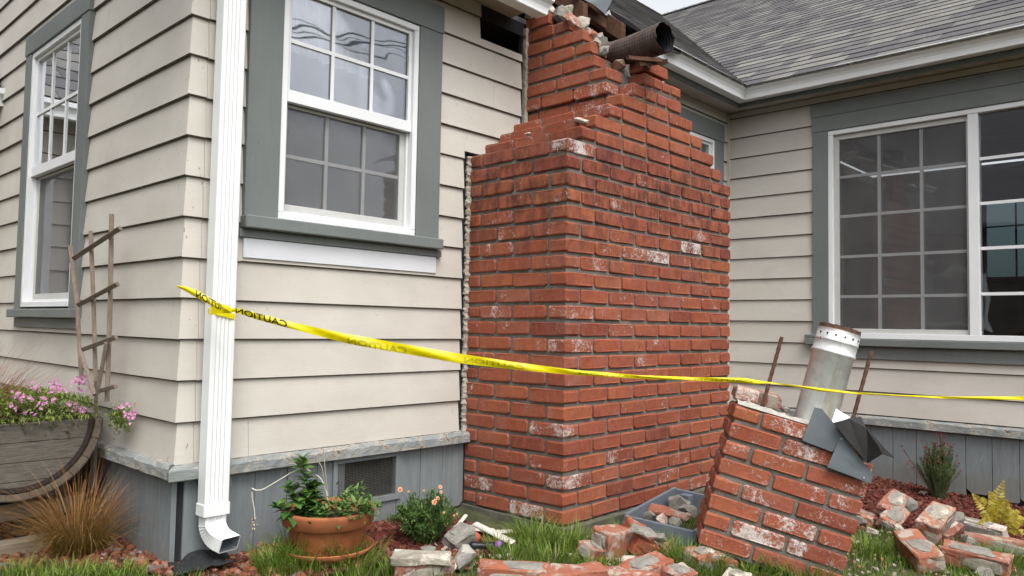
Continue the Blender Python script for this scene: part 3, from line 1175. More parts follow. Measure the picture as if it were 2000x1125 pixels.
WID = [.10, .13, .16, .19, .22, .27]
tabs = [tab_mesh(x).mesh('shingle', M['shingle']) for x in WID]
RB = Matrix(((0, CT, -ST), (-1, 0, 0), (0, ST, CT)))
RA = Matrix(((1, 0, 0), (0, CA, -SA), (0, SA, CA)))
EXPB = .136
slots = []
ncB = int((RX - EX) / CT / EXPB)
for j in range(ncB):
    s = j * EXPB - .03
    x = EX + s * CT
    y = min(yV(x), RY) + RN.uniform(.03, .2)
    while y > -3.6:
        k = RN.randrange(len(WID))
        slots.append((x, y, zB(x), k, s))
        y -= WID[k]
vis = []
for sl in slots:
    P = Vector(sl[:3])
    q = [sum(CR[i][m] * (P - CC)[m] for m in range(3)) for i in range(3)]
    u, v = 1000 + CF * q[0] / q[2], 562.5 + CF * q[1] / q[2]
    inside = -30 < u < 2120 and -15 < v < 1125
    vis.append((q[2] if inside else 50 + q[2], sl))
vis.sort(key=lambda t: t[0])
eB = RB.to_euler()
rest = MB()
for i, (dd, (x, y, z, k, s)) in enumerate(vis):
    lift = RN.uniform(.002, .0032)
    if i < 298:
        instance('shingle', tabs[k], roofB, (x - ST * lift, y, z + CT * lift), eB)
    else:
        mv = tab_mesh(WID[k])
        rest.add([tuple(RB @ Vector(p) + Vector((x, y, z))) for p in mv.v], mv.f)
tag(rest.build('shingle_field', M['shingle'], roofB), kind='stuff')
rest = MB()
for j in range(int((RY - EY) / CA / EXPB)):
    s = j * EXPB - .03
    y = EY + s * CA
    segs_ = [(-.35, min(xV(y) + RN.uniform(.02, .12), RX))] if y > .1 else [(-.35, 1.62), (2.46, xV(y) + RN.uniform(.02, .12))]
    for a_, b__ in segs_:
        x = a_ - RN.uniform(0, .1)
        x = a_
        while x < b__:
            k = RN.randrange(len(WID))
            wd = min(WID[k], b__ - x)
            if wd < .03: break
            mv = tab_mesh(wd)
            lift = RN.uniform(.002, .0032)
            rest.add([tuple(RA @ (Vector(p) + Vector((0, 0, lift))) + Vector((x, y, zA(y)))) for p in mv.v], mv.f)
            x += WID[k]
tag(rest.build('shingle_field', M['shingle'], roofA), kind='stuff')
# ridge caps
mb = MB()
y = -3.6
while y < RY - .05:
    for sgn in (-1, 1):
        mb.add([(RX, y, zB(RX) + .030), (RX, y + .2, zB(RX) + .018), (RX + sgn * .11, y + .2, zB(RX) + .018 - .11 * PT), (RX + sgn * .11, y, zB(RX) + .030 - .11 * PT)], [(0, 1, 2, 3)])
    y += .15
tag(mb.build('ridge_cap', M['shingle'], roofB, solid=.008), kind='stuff')
mb = MB()
x = -.35
while x < RX - .05:
    for sgn in (-1, 1):
        mb.add([(x, RY, zA(RY) + .030), (x + .2, RY, zA(RY) + .018), (x + .2, RY + sgn * .11, zA(RY) + .018 - .11 * PTA), (x, RY + sgn * .11, zA(RY) + .030 - .11 * PTA)], [(0, 1, 2, 3)])
    x += .15
tag(mb.build('ridge_cap', M['shingle'], roofA, solid=.008), kind='stuff')
# plumbing vent on the wing roof
vp = on(1545, -6, 0, 5.6)
d_ = ray(1545, -14)
vp = CC + d_ * ((EZ + PT * (CC.x - EX) - CC.z) / (d_.z - PT * d_.x))
mb = MB()
mb.lathe([(.0, .16), (.035, .16), (.035, -.05)], vp, 14)
mb.add([tuple(RB @ Vector(p) + vp) for p in ((-.10, -.09, .016), (.10, -.09, .016), (.10, .09, .016), (-.10, .09, .016))], [(0, 1, 2, 3)])
mb.build('vent_pipe', M['white'], house)
# gable end above the side wall, porch roof
mb = MB()
mb.prism([(0.05, 2.4), (5.0, 2.4), (5.0, 4.6), (RY, zA(RY) - .06)], lambda p, q: (.004, p, q), lambda p, q: (.03, p, q))
mb.build('gable_wall', M['siding'], house)
dk = MB()
slab(dk, [(-3.3, 2.36, 2.15), (-.03, 2.36, 2.15), (-.03, 3.9, 3.382), (-3.3, 3.9, 3.382)], (0, -SA, CA), .03)
porch = dk.build('porch_roof', M['dark'], house)
rest = MB()
for j in range(13):
    y = 2.35 + j * .14 * CT
    x = -3.3
    while x < -.06:
        k = RN.randrange(len(WID))
        mv = tab_mesh(min(WID[k], -.03 - x))
        rest.add([tuple(RA @ Vector(p) + Vector((x, y, 2.155 + (y - 2.36) * .80))) for p in mv.v], mv.f)
        x += WID[k]
tag(rest.build('shingle_field', M['shingle'], porch), kind='stuff')
# porch downspout seen at the picture's left edge and in the side window
mb = MB()
mb.tube([(-.42, 2.40, 2.05), (-.42, 2.40, 1.98), (-.42, 2.46, 1.90), (-.42, 2.55, 1.84), (-.42, 2.57, 1.75), (-.42, 2.57, .2)], .036, 10)
mb.build('porch_downspout', M['gutter'], house, smooth=True)
# torn eave above the chimney: bare header board, rafter tails, sheathing
A_, B_ = on(1098, 2, 1, .03), on(1210, 84, 1, .03)
mb = MB()
mb.add([(A_.x, -.01, A_.z - .03), (B_.x, -.01, B_.z - .03), (B_.x, .035, B_.z - .03), (A_.x, .035, A_.z - .03), (A_.x, -.01, A_.z + .035), (B_.x, -.01, B_.z + .035), (B_.x, .035, B_.z + .035), (A_.x, .035, A_.z + .035)],
       [(0, 3, 2, 1), (4, 5, 6, 7), (0, 1, 5, 4), (1, 2, 6, 5), (2, 3, 7, 6), (3, 0, 4, 7)])
mb.build('exposed_header_board', M['rafter'], house, bevel=.003)
for x in (1.68, 2.06, 2.42):
    mb = MB()
    mb.prism([(-.12, zA(-.12) - .14), (-.12, zA(-.12) - .03), (.6, zA(.6) - .03), (.6, zA(.6) - .14)], lambda p, q: (x, p, q), lambda p, q: (x + .04, p, q))
    mb.build('rafter', M['rafter'], house, bevel=.002)
fl = MB()
q = [on(1116, -14, 1, -.06), on(1204, -14, 1, .02), on(1181, 34, 1, -.06), on(1156, 14, 1, -.09), on(1118, -4, 1, -.10)]
fl.add(q, [tuple(range(5))])
fl.build('bent_flashing', M['flash'], house, solid=.003)
fl = MB()
q = [on(1180, 35, 1, -.02), on(1190, 24, 1, .0), on(1240, 58, 1, .0), on(1232, 66, 1, -.03), on(1207, 42, 1, -.02)]
fl.add(q, [tuple(range(5))])
fl.build('torn_underlay', M['flashlight'], house, solid=.002)
# curled shingle / flashing end at the cut gutter
fl = MB()
q = [on(1302, 102, 1, -.27), on(1315, 92, 1, -.25), on(1330, 102, 1, -.27), on(1328, 111, 1, -.30), on(1306, 106, 1, -.31)]
fl.add(q, [tuple(range(5))])
fl.build('bent_flashing', M['flashdark'], house, solid=.006)

# ------------------------------------------------------------------ brickwork
BH, CH, PB, BT = .0568, .0713, .2076, .095


def brick_mesh(name, lx, ly, lz, mat, seed, jit=.0018, bev=.0040):
    r = random.Random(seed)
    bm = bmesh.new()
    bmesh.ops.create_cube(bm, size=1)
    for v in bm.verts:
        v.co = Vector((v.co.x * lx, v.co.y * ly, v.co.z * lz))
    ax = 1 if lx >= ly else 0          # the axis that runs into the wall
    sel = [e for e in bm.edges if abs((e.verts[0].co - e.verts[1].co)[ax]) > .02 and abs((e.verts[0].co - e.verts[1].co)[1 - ax]) < 1e-6 and abs((e.verts[0].co - e.verts[1].co)[2]) < 1e-6]
    bmesh.ops.bevel(bm, geom=sel, offset=.0095 * r.uniform(.6, 1.2), segments=1, affect='EDGES')
    sel = [e for e in bm.edges if abs((e.verts[0].co - e.verts[1].co)[ax]) < .003]
    bmesh.ops.bevel(bm, geom=sel, offset=bev * r.uniform(.7, 1.2), segments=1, affect='EDGES', clamp_overlap=True)
    for v in bm.verts:
        v.co += Vector((r.uniform(-jit, jit), r.uniform(-jit, jit), r.uniform(-jit, jit)))
    me = bpy.data.meshes.new(name)
    bm.to_mesh(me)
    bm.free()
    me.materials.append(mat)
    return me


CACHE = {}


def brick(parent, x0, x1, y0, y1, z0, mat, h=BH, rot=None, jit=.0022):
    lx, ly = round(x1 - x0, 3), round(y1 - y0, 3)
    k = (lx, ly, round(h, 3), mat.name, RN.randrange(3))
    if k not in CACHE:
        CACHE[k] = brick_mesh('brick', lx, ly, h, mat, hash(k[:3]) % 1000 + k[4])
    c = Vector(((x0 + x1) / 2 + RN.uniform(-jit, jit) * .6, (y0 + y1) / 2 + RN.uniform(-jit, jit), z0 + h / 2 + RN.uniform(-.001, .001)))
    r = rot or (RN.uniform(-.008, .008), RN.uniform(-.006, .006), RN.uniform(-.008, .008))
    return instance('brick', CACHE[k], parent, c, r)


JT = .0125


def course(parent, n, x0, x1, yf, yb, z, mat, left=True, front=True, skip=lambda x, y: False, h=BH):
    """one running-bond course: front face along x at yf, left face along y at x0"""
    odd = n % 2
    a = x0
    if odd:                     # header of the left-hand corner brick shows in front
        a = x0 + BT + JT
    # corner brick running back
    if front:
        first = True
        while a < x1 - .03:
            b = a + PB - JT
            if b > x1 - .05:
                b = x1
            if not odd and first: pass
            if b >= x1 - .001 and (x1 - a) > PB + .05:
                b = a + PB - JT
            b = min(b, x1)
            if not skip((a + b) / 2, yf):
                brick(parent, a, b, yf, yf + BT, z, mat, h)
            a = b + JT
            first = False
    if left:
        y = yf if odd else yf + BT + JT
        while y < yb - .03:
            e = min(y + PB - JT, yb)
            if yb - e < .04: e = yb
            if not skip(x0, (y + e) / 2):
                brick(parent, x0, x0 + BT, y, e, z, mat, h)
            y = e + JT


X0, X1, YFR = 1.343, 2.796, -.607
Z0 = .04
chim = thing('chimney', (2.07, -.3, 0), 'standing red brick chimney with stepped shoulders and broken-off top', 'chimney')
core = MB()
REC = .0095


def rough_box(mb, x0, x1, y0, y1, z0, z1, step=.05, amp=.004, seed=0):
    """box with a lumpy skin (mortar)"""
    def face(o, du, dv, nrm, lu, lv):
        nu, nv = max(1, int(lu / step)), max(1, int(lv / step))

        def fn(u, v):
            p = Vector(o) + Vector(du) * (lu * u) + Vector(dv) * (lv * v)
            k = noise.noise(p * 23 + Vector((seed, 0, 0))) * amp
            ed = 1 if 0 < u < 1 and 0 < v < 1 else 0
            return p + Vector(nrm) * k * ed
        mb.grid(fn, nu, nv)
    face((x0, y0, z0), (1, 0, 0), (0, 0, 1), (0, -1, 0), x1 - x0, z1 - z0)
    face((x0, y1, z0), (0, -1, 0), (0, 0, 1), (-1, 0, 0), y1 - y0, z1 - z0)
    face((x1, y0, z0), (0, 1, 0), (0, 0, 1), (1, 0, 0), y1 - y0, z1 - z0)
    face((x1, y1, z0), (-1, 0, 0), (0, 0, 1), (0, 1, 0), x1 - x0, z1 - z0)
    face((x0, y0, z1), (1, 0, 0), (0, 1, 0), (0, 0, 1), x1 - x0, y1 - y0)
    face((x0, y1, z0), (1, 0, 0), (0, -1, 0), (0, 0, -1), x1 - x0, y1 - y0)


NFULL = 23
rough_box(core, X0 + REC, X1 - REC, YFR + REC, -.0, Z0 - .005, Z0 + NFULL * CH - .012, .035)
steps = [(1.441, 2.690), (1.535, 2.595), (1.640, 2.480), (1.738, 2.372)]
for k, (a, b) in enumerate(steps):
    rough_box(core, a + REC, b - REC, YFR + REC, -.0, Z0 + (NFULL + k) * CH - .012, Z0 + (NFULL + k + 1) * CH - .014, .05)
# column: left face at 1.725, broken back towards the wall
colc = [(1.725, -.525), (1.725, -.525), (1.725, -.455), (1.725, -.43), (1.725, -.385), (1.725, -.30), (1.725, -.16)]
for k, (a, yf) in enumerate(colc):
    zb = Z0 + (NFULL + 4 + k) * CH
    rough_box(core, a + (.03 if k == 0 else REC), 2.05, yf + REC, -.0, zb - (.06 if k == 0 else .014), zb + CH - .014, .05)
core.build('mortar_core', M['mortar'], chim)
for n in range(NFULL):
    course(chim, n, X0, X1, YFR, -.008, Z0 + n * CH, M['brick'])
for k, (a, b) in enumerate(steps):
    course(chim, NFULL + k, a, b, YFR, -.008, Z0 + (NFULL + k) * CH, M['brick'])
for k, (a, yf) in enumerate(colc):
    n = NFULL + 4 + k
    z = Z0 + n * CH
    y = yf
    if n % 2 == 0:
        brick(chim, a, a + .13, y, y + BT, z, M['brick'])
        y += BT + JT
    while y < -.06:
        e = min(y + PB - JT, -.008)
        if -.008 - e < .05: e = -.008
        brick(chim, a, a + BT, y, e, z, M['brick'])
        y = e + JT
# front wythe remnants above the shoulders
fr = [[(1.832, 1.925), (1.937, 2.03), (2.043, 2.125), (2.137, 2.262)], [(1.925, 1.995), (2.005, 2.078), (2.088, 2.16), (2.17, 2.255)], [(1.93, 2.135)]]
for k, row in enumerate(fr):
    for a, b in row:
        brick(chim, a, b, YFR, YFR + BT, Z0 + (NFULL + 4 + k) * CH, M['brick'])
fc = MB()
rough_box(fc, 1.84, 2.25, YFR + REC, YFR + .25, Z0 + (NFULL + 4) * CH - .012, Z0 + (NFULL + 5) * CH - .01, .05)
rough_box(fc, 1.935, 2.23, YFR + REC, YFR + .22, Z0 + (NFULL + 5) * CH - .012, Z0 + (NFULL + 6) * CH - .02, .05)
rough_box(fc, 2.03, 2.32, -.42, -.06, Z0 + (NFULL + 4) * CH, Z0 + (NFULL + 6) * CH + .03, .03, .02)
fc.build('mortar_core', M['mortar'], chim)
# right-hand face, out of sight: coarse brickwork in one piece
bw = MB()
for n in range(NFULL):
    y = YFR + (BT + JT if n % 2 else .0)
    y = YFR + BT + JT
    while y < -.03:
        e = min(y + PB - JT, -.008)
        bw.box(X1 - BT, X1 - .002, y, e, Z0 + n * CH, Z0 + n * CH + BH)
        y = e + JT
tag(bw.build('brickwork', M['brick'], chim), kind='stuff')
# footing
ft = MB()
rough_box(ft, X0 - .012, X1 + .03, YFR - .035, .0, -.12, Z0 - .008, .03, .008)
ft.build('footing', M['footing'], chim)
# ragged strip of caulk and mortar down the joint with the siding
st = MB()
zz = [.37 + i * .009 for i in range(145)]
def rag(z, s): return noise.noise(Vector((z * 31, s, 0)))
for z, z_ in zip(zz[:-1], zz[1:]):
    A = []
    for q in (z, z_):
        xa = 1.327 + .010 * rag(q, 1) + .010 * rag(q * 2.7, 4)
        xb = 1.351
        yo = -.010 + .012 * rag(q * 1.6, 2)
        A += [(xa, .0, q), (xa, yo, q), (xb, yo - .008, q)]
    st.add(A, [(0, 1, 4, 3), (1, 2, 5, 4)])
st.build('caulk_strip', M['caulk'], chim)
st = MB()
for i in range(40):
    z = 1.68 + i * .018
    A = []
    for q in (z, z + .018):
        xa = 1.712 + .007 * rag(q, 1)
        A += [(xa, .0, q), (xa, -.02 + .01 * rag(q, 2), q), (1.733, -.024, q)]
    st.add(A, [(0, 1, 4, 3), (1, 2, 5, 4)])
st.build('caulk_strip', M['caulk'], chim)


def hull(seed, sx, sy, sz, n=26, flat=.55):
    r = random.Random(seed)
    bm = bmesh.new()
    for _ in range(n):
        v = Vector((r.gauss(0, 1), r.gauss(0, 1), r.gauss(0, 1))).normalized()
        m_ = max(abs(v.x), abs(v.y), abs(v.z))
        v = v.lerp(v / m_ * .8, flat) * r.uniform(.82, 1.05)
        bm.verts.new((v.x * sx / 2, v.y * sy / 2, v.z * sz / 2))
    bmesh.ops.convex_hull(bm, input=bm.verts[:])
    bmesh.ops.delete(bm, geom=[v for v in bm.verts if not v.link_faces], context='VERTS')
    bmesh.ops.subdivide_edges(bm, edges=bm.edges[:], cuts=1)
    bm.verts.ensure_lookup_table()
    for v in bm.verts:
        k = noise.noise(v.co * (9 / max(sx, sy, sz)) + Vector((seed * 3.1, 0, 0)))
        v.co *= 1 + .10 * k
    me = bpy.data.meshes.new('chunk')
    bm.to_mesh(me)
    bm.free()
    return me


def chunk(name, parent, loc, size, mat, seed, rot=(0, 0, 0), flat=.55):
    me = hull(seed, *size, flat=flat)
    me.materials.append(mat)
    return instance(name, me, parent, loc, rot)


# rubble on the broken top: a ragged cement mass behind the bricks, with lumps bedded in it
rb = MB()
def ragged(u, v):
    y = -.40 + .40 * v
    z = 2.20 + .27 * v ** .7 - .16 * max(0, u - .35) + .035 * noise.noise(Vector((u * 7, v * 7, 3))) + .02 * noise.noise(Vector((u * 17, v * 17, 3)))
    return (1.80 + u * .42 + .02 * noise.noise(Vector((u * 9, v * 9, 1))), y, z)
rb.grid(ragged, 22, 22)
n0 = len(rb.v)
rb.grid(lambda u, v: (1.80 + u * .42, -.40, 2.0 + v * (ragged(u, 0)[2] - 2.0)), 22, 3)
rb.grid(lambda u, v: (1.80, -.40 + .40 * u, 2.0 + v * (ragged(0, u)[2] - 2.0)), 22, 3)
rb.build('broken_cement_fill', M['rubble'], chim)
k = 0
for (x, y, z, s_) in [(1.77, -.10, 2.475, .10), (1.79, -.20, 2.43, .12), (1.76, -.29, 2.375, .09), (1.83, -.27, 2.38, .12), (1.86, -.14, 2.47, .13), (1.90, -.33, 2.30, .10), (1.80, -.37, 2.295, .07), (1.93, -.20, 2.38, .12), (1.75, -.03, 2.47, .07), (1.80, -.45, 2.20, .06), (1.86, -.50, 2.14, .06), (1.90, -.47, 2.15, .07), (1.78, -.42, 2.245, .05), (2.02, -.35, 2.20, .07),
                      (2.17, -.50, 2.17, .09), (2.24, -.47, 2.13, .10), (2.26, -.53, 2.08, .07), (2.10, -.42, 2.20, .08), (1.96, -.52, 2.11, .05), (2.22, -.40, 2.20, .08), (2.30, -.45, 2.03, .09)]:
    chunk('mortar_chunk', chim, (x, y, z), (s_ * 1.35, s_ * 1.1, s_ * .85), (M['rubble'], M['cement'], M['brick_debris'], M['rubble'])[k % 4], 100 + k, (RN.uniform(-1, 1), RN.uniform(-1, 1), RN.uniform(0, 6)), .3)
    k += 1
for i, (u, v, x, s) in enumerate([(1132, 236, 1.56, .0)]):
    pass
P_ = on(1130, 240, 0, 1.52)
chunk('mortar_chunk', chim, P_ + Vector((.02, 0, .005)), (.05, .12, .03), M['mortar_light'], 140, (.3, .1, .1))
P_ = on(1027, 264, 0, 1.50)
chunk('mortar_chunk', chim, P_ + Vector((.015, 0, 0)), (.03, .05, .014), M['mortar_light'], 141)
# splintered boards left in the broken top
for (a, b, r) in (((1225, 118, 3.5), (1290, 124, 3.62), .012), ((1245, 130, 3.55), (1300, 126, 3.7), .016), ((1262, 140, 3.6), (1262, 120, 3.62), .02)):
    mb = MB()
    mb.tube([at(*a), at(*b)], r, 4)
    mb.build('splintered_board', M['rafter'], chim)

# corrugated flue liner
A_, B_ = at(1297, 79, 3.62), at(1182, 106, 3.90)
back = B_ + (B_ - A_) * .35 + Vector((0, .08, -.01))
mb = MB()
N_ = 72
ctr = []
for i in range(N_ + 1):
    t = i / N_
    ctr.append(back.lerp(A_, t) + Vector((0, 0, -.018 * math.sin(t * 3.14))))
rad = [(.052 + .020 * (i / N_)) * (1 + (.018 if i % 2 else -.018)) for i in range(N_ + 1)]
mb.tube(ctr, rad, 22, cap=False)
liner = thing('flue_liner', A_, 'rusty corrugated flue liner sticking out of the broken chimney top', 'pipe')
mo = mb
v0 = len(mo.v) - 22
for i in range(22):
    q = Vector(mo.v[v0 + i])
    mo.v[v0 + i] = tuple(q + (A_ - B_).normalized() * (.006 * math.sin(i * 2.3) + .004))
mb.build('corrugated_wall', M['liner'], liner, smooth=False)
mi = MB()
mi.tube(ctr[8:], [r_ * .955 for r_ in rad[8:]], 22, cap=False)
mi.f = [q[::-1] for q in mi.f]
mi.f.append(tuple(range(22)))
mi.build('sooty_inside', M['linerin'], liner)

# ------------------------------------------------------------------ fallen piece of the stack
FT = Vector((1.63391, -1.23328, .58077))
FM = Matrix(((.502949, .850286, .155099), (-.824779, .525805, -.208012), (-.258421, -.023303, .965751)))
fall = thing('fallen_chimney_section', FT, 'tilted block of brick chimney fallen upright onto the lawn', 'chimney section', mat3=FM)
FW_, FD = .533, .30
for r in range(8):
    course(fall, r + 1, 0, FW_, 0, FD, -(r + 1) * .0715 + .007, M['brick_white'], h=.0565)
for r in range(8):
    # back and right faces, hardly seen
    z = -(r + 1) * .0715 + .007
    brick(fall, FW_ - BT, FW_, BT + JT, BT + JT + .19, z, M['brick_white'])
c_ = MB()
rough_box(c_, REC, FW_ - REC, REC, FD - REC, -8 * .0715 - .004, -.075, .035, .005, 3)
for q in ((REC, FW_ - REC, REC, .08), (REC, FW_ - REC, FD - .08, FD - REC), (REC, .08, .0805, FD - .0805), (FW_ - .08, FW_ - REC, .0805, FD - .0805)):
    rough_box(c_, q[0], q[1], q[2], q[3], -.08, -.010, .035, .004, 5)
c_.build('mortar_core', M['mortar'], fall)
# pale broken mortar bed along the top
c_ = MB()
c_.grid(lambda u, v: (u * FW_ * .98 + .005, .004 + v * .10, .001 + .012 * noise.noise(Vector((u * 14, v * 3, 1))) * (1 if 0 < v < 1 else 0) + (.006 if 0 < v < 1 else -.006)), 40, 4)
c_.build('mortar_bed', M['pale'], fall)
c_ = MB()
c_.grid(lambda u, v: (.004 + v * .09, .10 + u * (FD - .1), .003 + .012 * noise.noise(Vector((u * 11, v * 3, 5))) * (1 if 0 < v < 1 else 0)), 20, 4)
c_.build('mortar_bed', M['pale'], fall)
b1 = brick(fall, .0, .19, FD - .1, FD - .01, .006, M['brick_debris'], rot=(.1, -.05, .05))
b2 = brick(fall, .002, .09, .12, .25, .004, M['brick_debris'], rot=(.02, -.06, -.03))
for i, (x, y, z, s) in enumerate([(.22, .30, .02, .06), (.30, .31, .02, .05), (.12, .10, -.02, .07), (.40, .06, .0, .03), (.2, .05, .004, .03), (.05, .05, .006, .035), (.31, .055, .004, .025), (.1, .3, .03, .06)]):
    chunk('mortar_chunk', fall, (x, y, z), (s, s * .8, s * .6), M['rubble'], 200 + i, (i, i * .7, i * 1.3))
# reinforcing bars, cast into the section
for k, (x, y, h, lx, ly) in enumerate([(.115, .15, .30, .0, .0), (.455, .15, .34, .0, .0)]):
    mb = MB()
    pts = [(x + lx * i / 24, y + ly * i / 24, -.1 + (h + .1) * i / 24) for i in range(25)]
    mb.tube(pts, [.0085 if i % 2 else .0070 for i in range(25)], 8)
    mb.build('reinforcing_bar', M['rust'], fall)

# round flue pipe standing in it
PM = FM.copy()
PO = FT + FM @ Vector((.325, .175, 0))
pipe = thing('flue_pipe', PO, 'stained galvanised flue pipe standing in the fallen chimney section', 'pipe', mat3=PM)
mb = MB()
pr = [(.080, -.08), (.080, .285), (.084, .288), (.086, .293), (.084, .298), (.0815, .30), (.0815, .335), (.084, .338), (.084, .342), (.0815, .345), (.0815, .385), (.078, .387)]
mb.lathe(pr, (0, 0, 0), 40)
mb.build('pipe_wall', M['galv'], pipe, smooth=True)
mb = MB()
mb.lathe([(.078, .387), (.0775, .30), (.0, .30)], (0, 0, 0), 40)
mb.build('sooty_inside', M['linerin'], pipe)
mb = MB()
for i in range(60):
    a = i / 60 * 6.283
    h = .387 + .014 + .006 * noise.noise(Vector((math.cos(a) * 5, math.sin(a) * 5, 0)))
    a2 = (i + 1) / 60 * 6.283
    h2 = .387 + .014 + .006 * noise.noise(Vector((math.cos(a2) * 5, math.sin(a2) * 5, 0)))
    mb.add([(.079 * math.cos(a), .079 * math.sin(a), .38), (.079 * math.cos(a2), .079 * math.sin(a2), .38), (.078 * math.cos(a2), .078 * math.sin(a2), h2), (.078 * math.cos(a), .078 * math.sin(a), h)], [(0, 1, 2, 3)])
mb.build('rusted_rim', M['rust'], pipe, solid=.002)
mb = MB()
mb.add([(.0, .03, .395), (.03, .02, .40), (.055, .03, .425), (.03, .035, .41)], [(0, 1, 2, 3)])
mb.build('torn_rim_strip', M['flashdark'], pipe, solid=.003)
for i in range(6):
    a = -2.7 + i * .42
    mb = MB()
    mb.lathe([(.0, .003), (.004, .002), (.004, 0)], (0, 0, 0), 8)
    me = mb.mesh('rivet', M['linerin'])
    d_ = Vector((math.cos(a), math.sin(a), 0))
    ob = instance('rivet', me, pipe, d_ * .0815 + Vector((0, 0, .362)), d_.to_track_quat('Z', 'Y').to_euler())


# sheet-metal flashing leaning on the section
def sheet(q, mat, name, parent, faces=None, amp=.0022, th_=.002, cuts=3):
    bm = bmesh.new()
    vs_ = [bm.verts.new(p) for p in q]
    for f in (faces or [tuple(range(len(q)))]):
        bm.faces.new([vs_[i] for i in f])
    bmesh.ops.triangulate(bm, faces=bm.faces[:])
    bmesh.ops.subdivide_edges(bm, edges=bm.edges[:], cuts=cuts, use_grid_fill=True)
    for v in bm.verts:
        v.co += Vector((noise.noise(v.co * 22), noise.noise(v.co * 22 + Vector((7, 0, 0))), noise.noise(v.co * 22 + Vector((0, 7, 0))))) * amp
    me = bpy.data.meshes.new(name)
    bm.to_mesh(me)
    bm.free()
    me.materials.append(mat)
    o = link(name, me, parent, None, False)
    m = o.modifiers.new('solid', 'SOLIDIFY')
    m.thickness = th_
    return o


def onf(u, v, off):
    """point on a plane parallel to the section's front face"""
    d = ray(u, v)
    nrm = FM @ Vector((0, -1, 0))
    P0 = FT + nrm * off
    return CC + d * ((P0 - CC).dot(nrm) / d.dot(nrm))


fl = thing('chimney_flashing', onf(1640, 880, .02), 'bent grey and black sheet-metal flashing hanging off the fallen section', 'flashing')
mb = MB()
q = [onf(1566, 858, .012), onf(1590, 795, .012), onf(1604, 797, .014), onf(1652, 853, .02), onf(1624, 880, .014)]
sheet(q, M['flash'], 'grey_sheet', fl)
mb = MB()
q = [onf(1614, 909, .022), onf(1638, 856, .022), onf(1646, 848, .022), onf(1704, 925, .03), onf(1700, 942, .03)]
sheet(q, M['flash'], 'grey_sheet', fl)
mb = MB()
q = [onf(1627, 825, .05), onf(1693, 903, .05), onf(1722, 884, .08), onf(1746, 892, .10), onf(1726, 872, .05), onf(1692, 835, .03), onf(1680, 811, .0), onf(1656, 816, .02)]
sheet(q, M['flashdark'], 'dark_sheet', fl, [(0, 1, 7), (1, 2, 5, 7), (2, 3, 4), (2, 4, 5), (5, 6, 7)], .004)
mb = MB()
q = [onf(1620, 832, -.03), onf(1632, 797, -.06), onf(1660, 814, -.05), onf(1640, 826, -.02)]
mb.add(q, [(0, 1, 2, 3)])
mb.build('bare_sheet', M['flashlight'], fl, solid=.002)
for (u, v) in ((1642, 855), (1686, 930)):
    mb = MB()
    P = onf(u, v, .032)
    mb.tube([P, P + FM @ Vector((0, -.003, 0))], .003, 8)
    mb.build('rivet', M['flashlight'], fl)


# ------------------------------------------------------------------ loose bricks, blocks and debris
def loose_mesh(lx, ly, lz, seed, amp=.006):
    bm = bmesh.new()
    bmesh.ops.create_cube(bm, size=1)
    for v in bm.verts: v.co = Vector((v.co.x * lx, v.co.y * ly, v.co.z * lz))
    bmesh.ops.bevel(bm, geom=bm.edges[:], offset=.005, segments=1, affect='EDGES')
    bmesh.ops.subdivide_edges(bm, edges=[e for e in bm.edges if e.calc_length() > .03], cuts=2, use_grid_fill=True)
    for v in bm.verts:
        s = Vector((seed * 5.1, seed * 2.3, 0))
        k = Vector((noise.noise(v.co * 21 + s), noise.noise(v.co * 21 + s + Vector((9, 0, 0))), noise.noise(v.co * 21 + s + Vector((0, 9, 0)))))
        k2 = Vector((noise.noise(v.co * 80 + s), noise.noise(v.co * 80 + s + Vector((9, 0, 0))), noise.noise(v.co * 80 + s + Vector((0, 9, 0)))))
        v.co += k * amp + k2 * amp * .4
    bmesh.ops.triangulate(bm, faces=[f for f in bm.faces if len(f.verts) > 4])
    me = bpy.data.meshes.new('loose')
    bm.to_mesh(me)
    bm.free()
    return me


SEED = [0]


def loose(name, A, B, h, size, mat, label, cat, tilt=0.0, roll=0.0, amp=.011, group=None):
    """A,B: picture points on its long axis, at height h over the ground"""
    a, b = G(A[0], A[1], h), G(B[0], B[1], h)
    c = (a + b) / 2
    yaw = math.atan2(b.y - a.y, b.x - a.x)
    L = size[0] if size[0] else max(.05, (b - a).length)
    SEED[0] += 1
    me = loose_mesh(L, size[1], size[2], SEED[0], amp)
    me.materials.append(mat)
    o = bpy.data.objects.new(name, me)
    COL.objects.link(o)
    o.rotation_euler = (roll, tilt, yaw)
    o.location = c
    if name in ('brick', 'broken_brick', 'brick_block', 'split_block') and size[2] > .045:
        for kk in range(RN.choice((2, 3, 3, 4))):
            SEED[0] += 1
            sx_ = RN.choice((-1, 1))
            where = RN.randrange(3)
            if where == 0:
                pos_, dim = (RN.uniform(-.15, .15) * L, 0, size[2] * .5), (L * RN.uniform(.6, .9), size[1] * .95, .015)
            elif where == 1:
                pos_, dim = (sx_ * L * .5, 0, 0), (.035, size[1] * .85, size[2] * .9)
            else:
                pos_, dim = (RN.uniform(-.15, .15) * L, -size[1] * .5, -.005), (L * RN.uniform(.6, .9), .014, size[2] * .9)
            hm = hull(800 + SEED[0], *dim, flat=.9)
            hm.materials.append(RN.choice((M['cement'], M['cement'], M['rubble'])))
            ch = bpy.data.objects.new('mortar_crust', hm)
            COL.objects.link(ch)
            ch.parent = o
            ch.location = pos_
    return tag(o, label, cat, group)


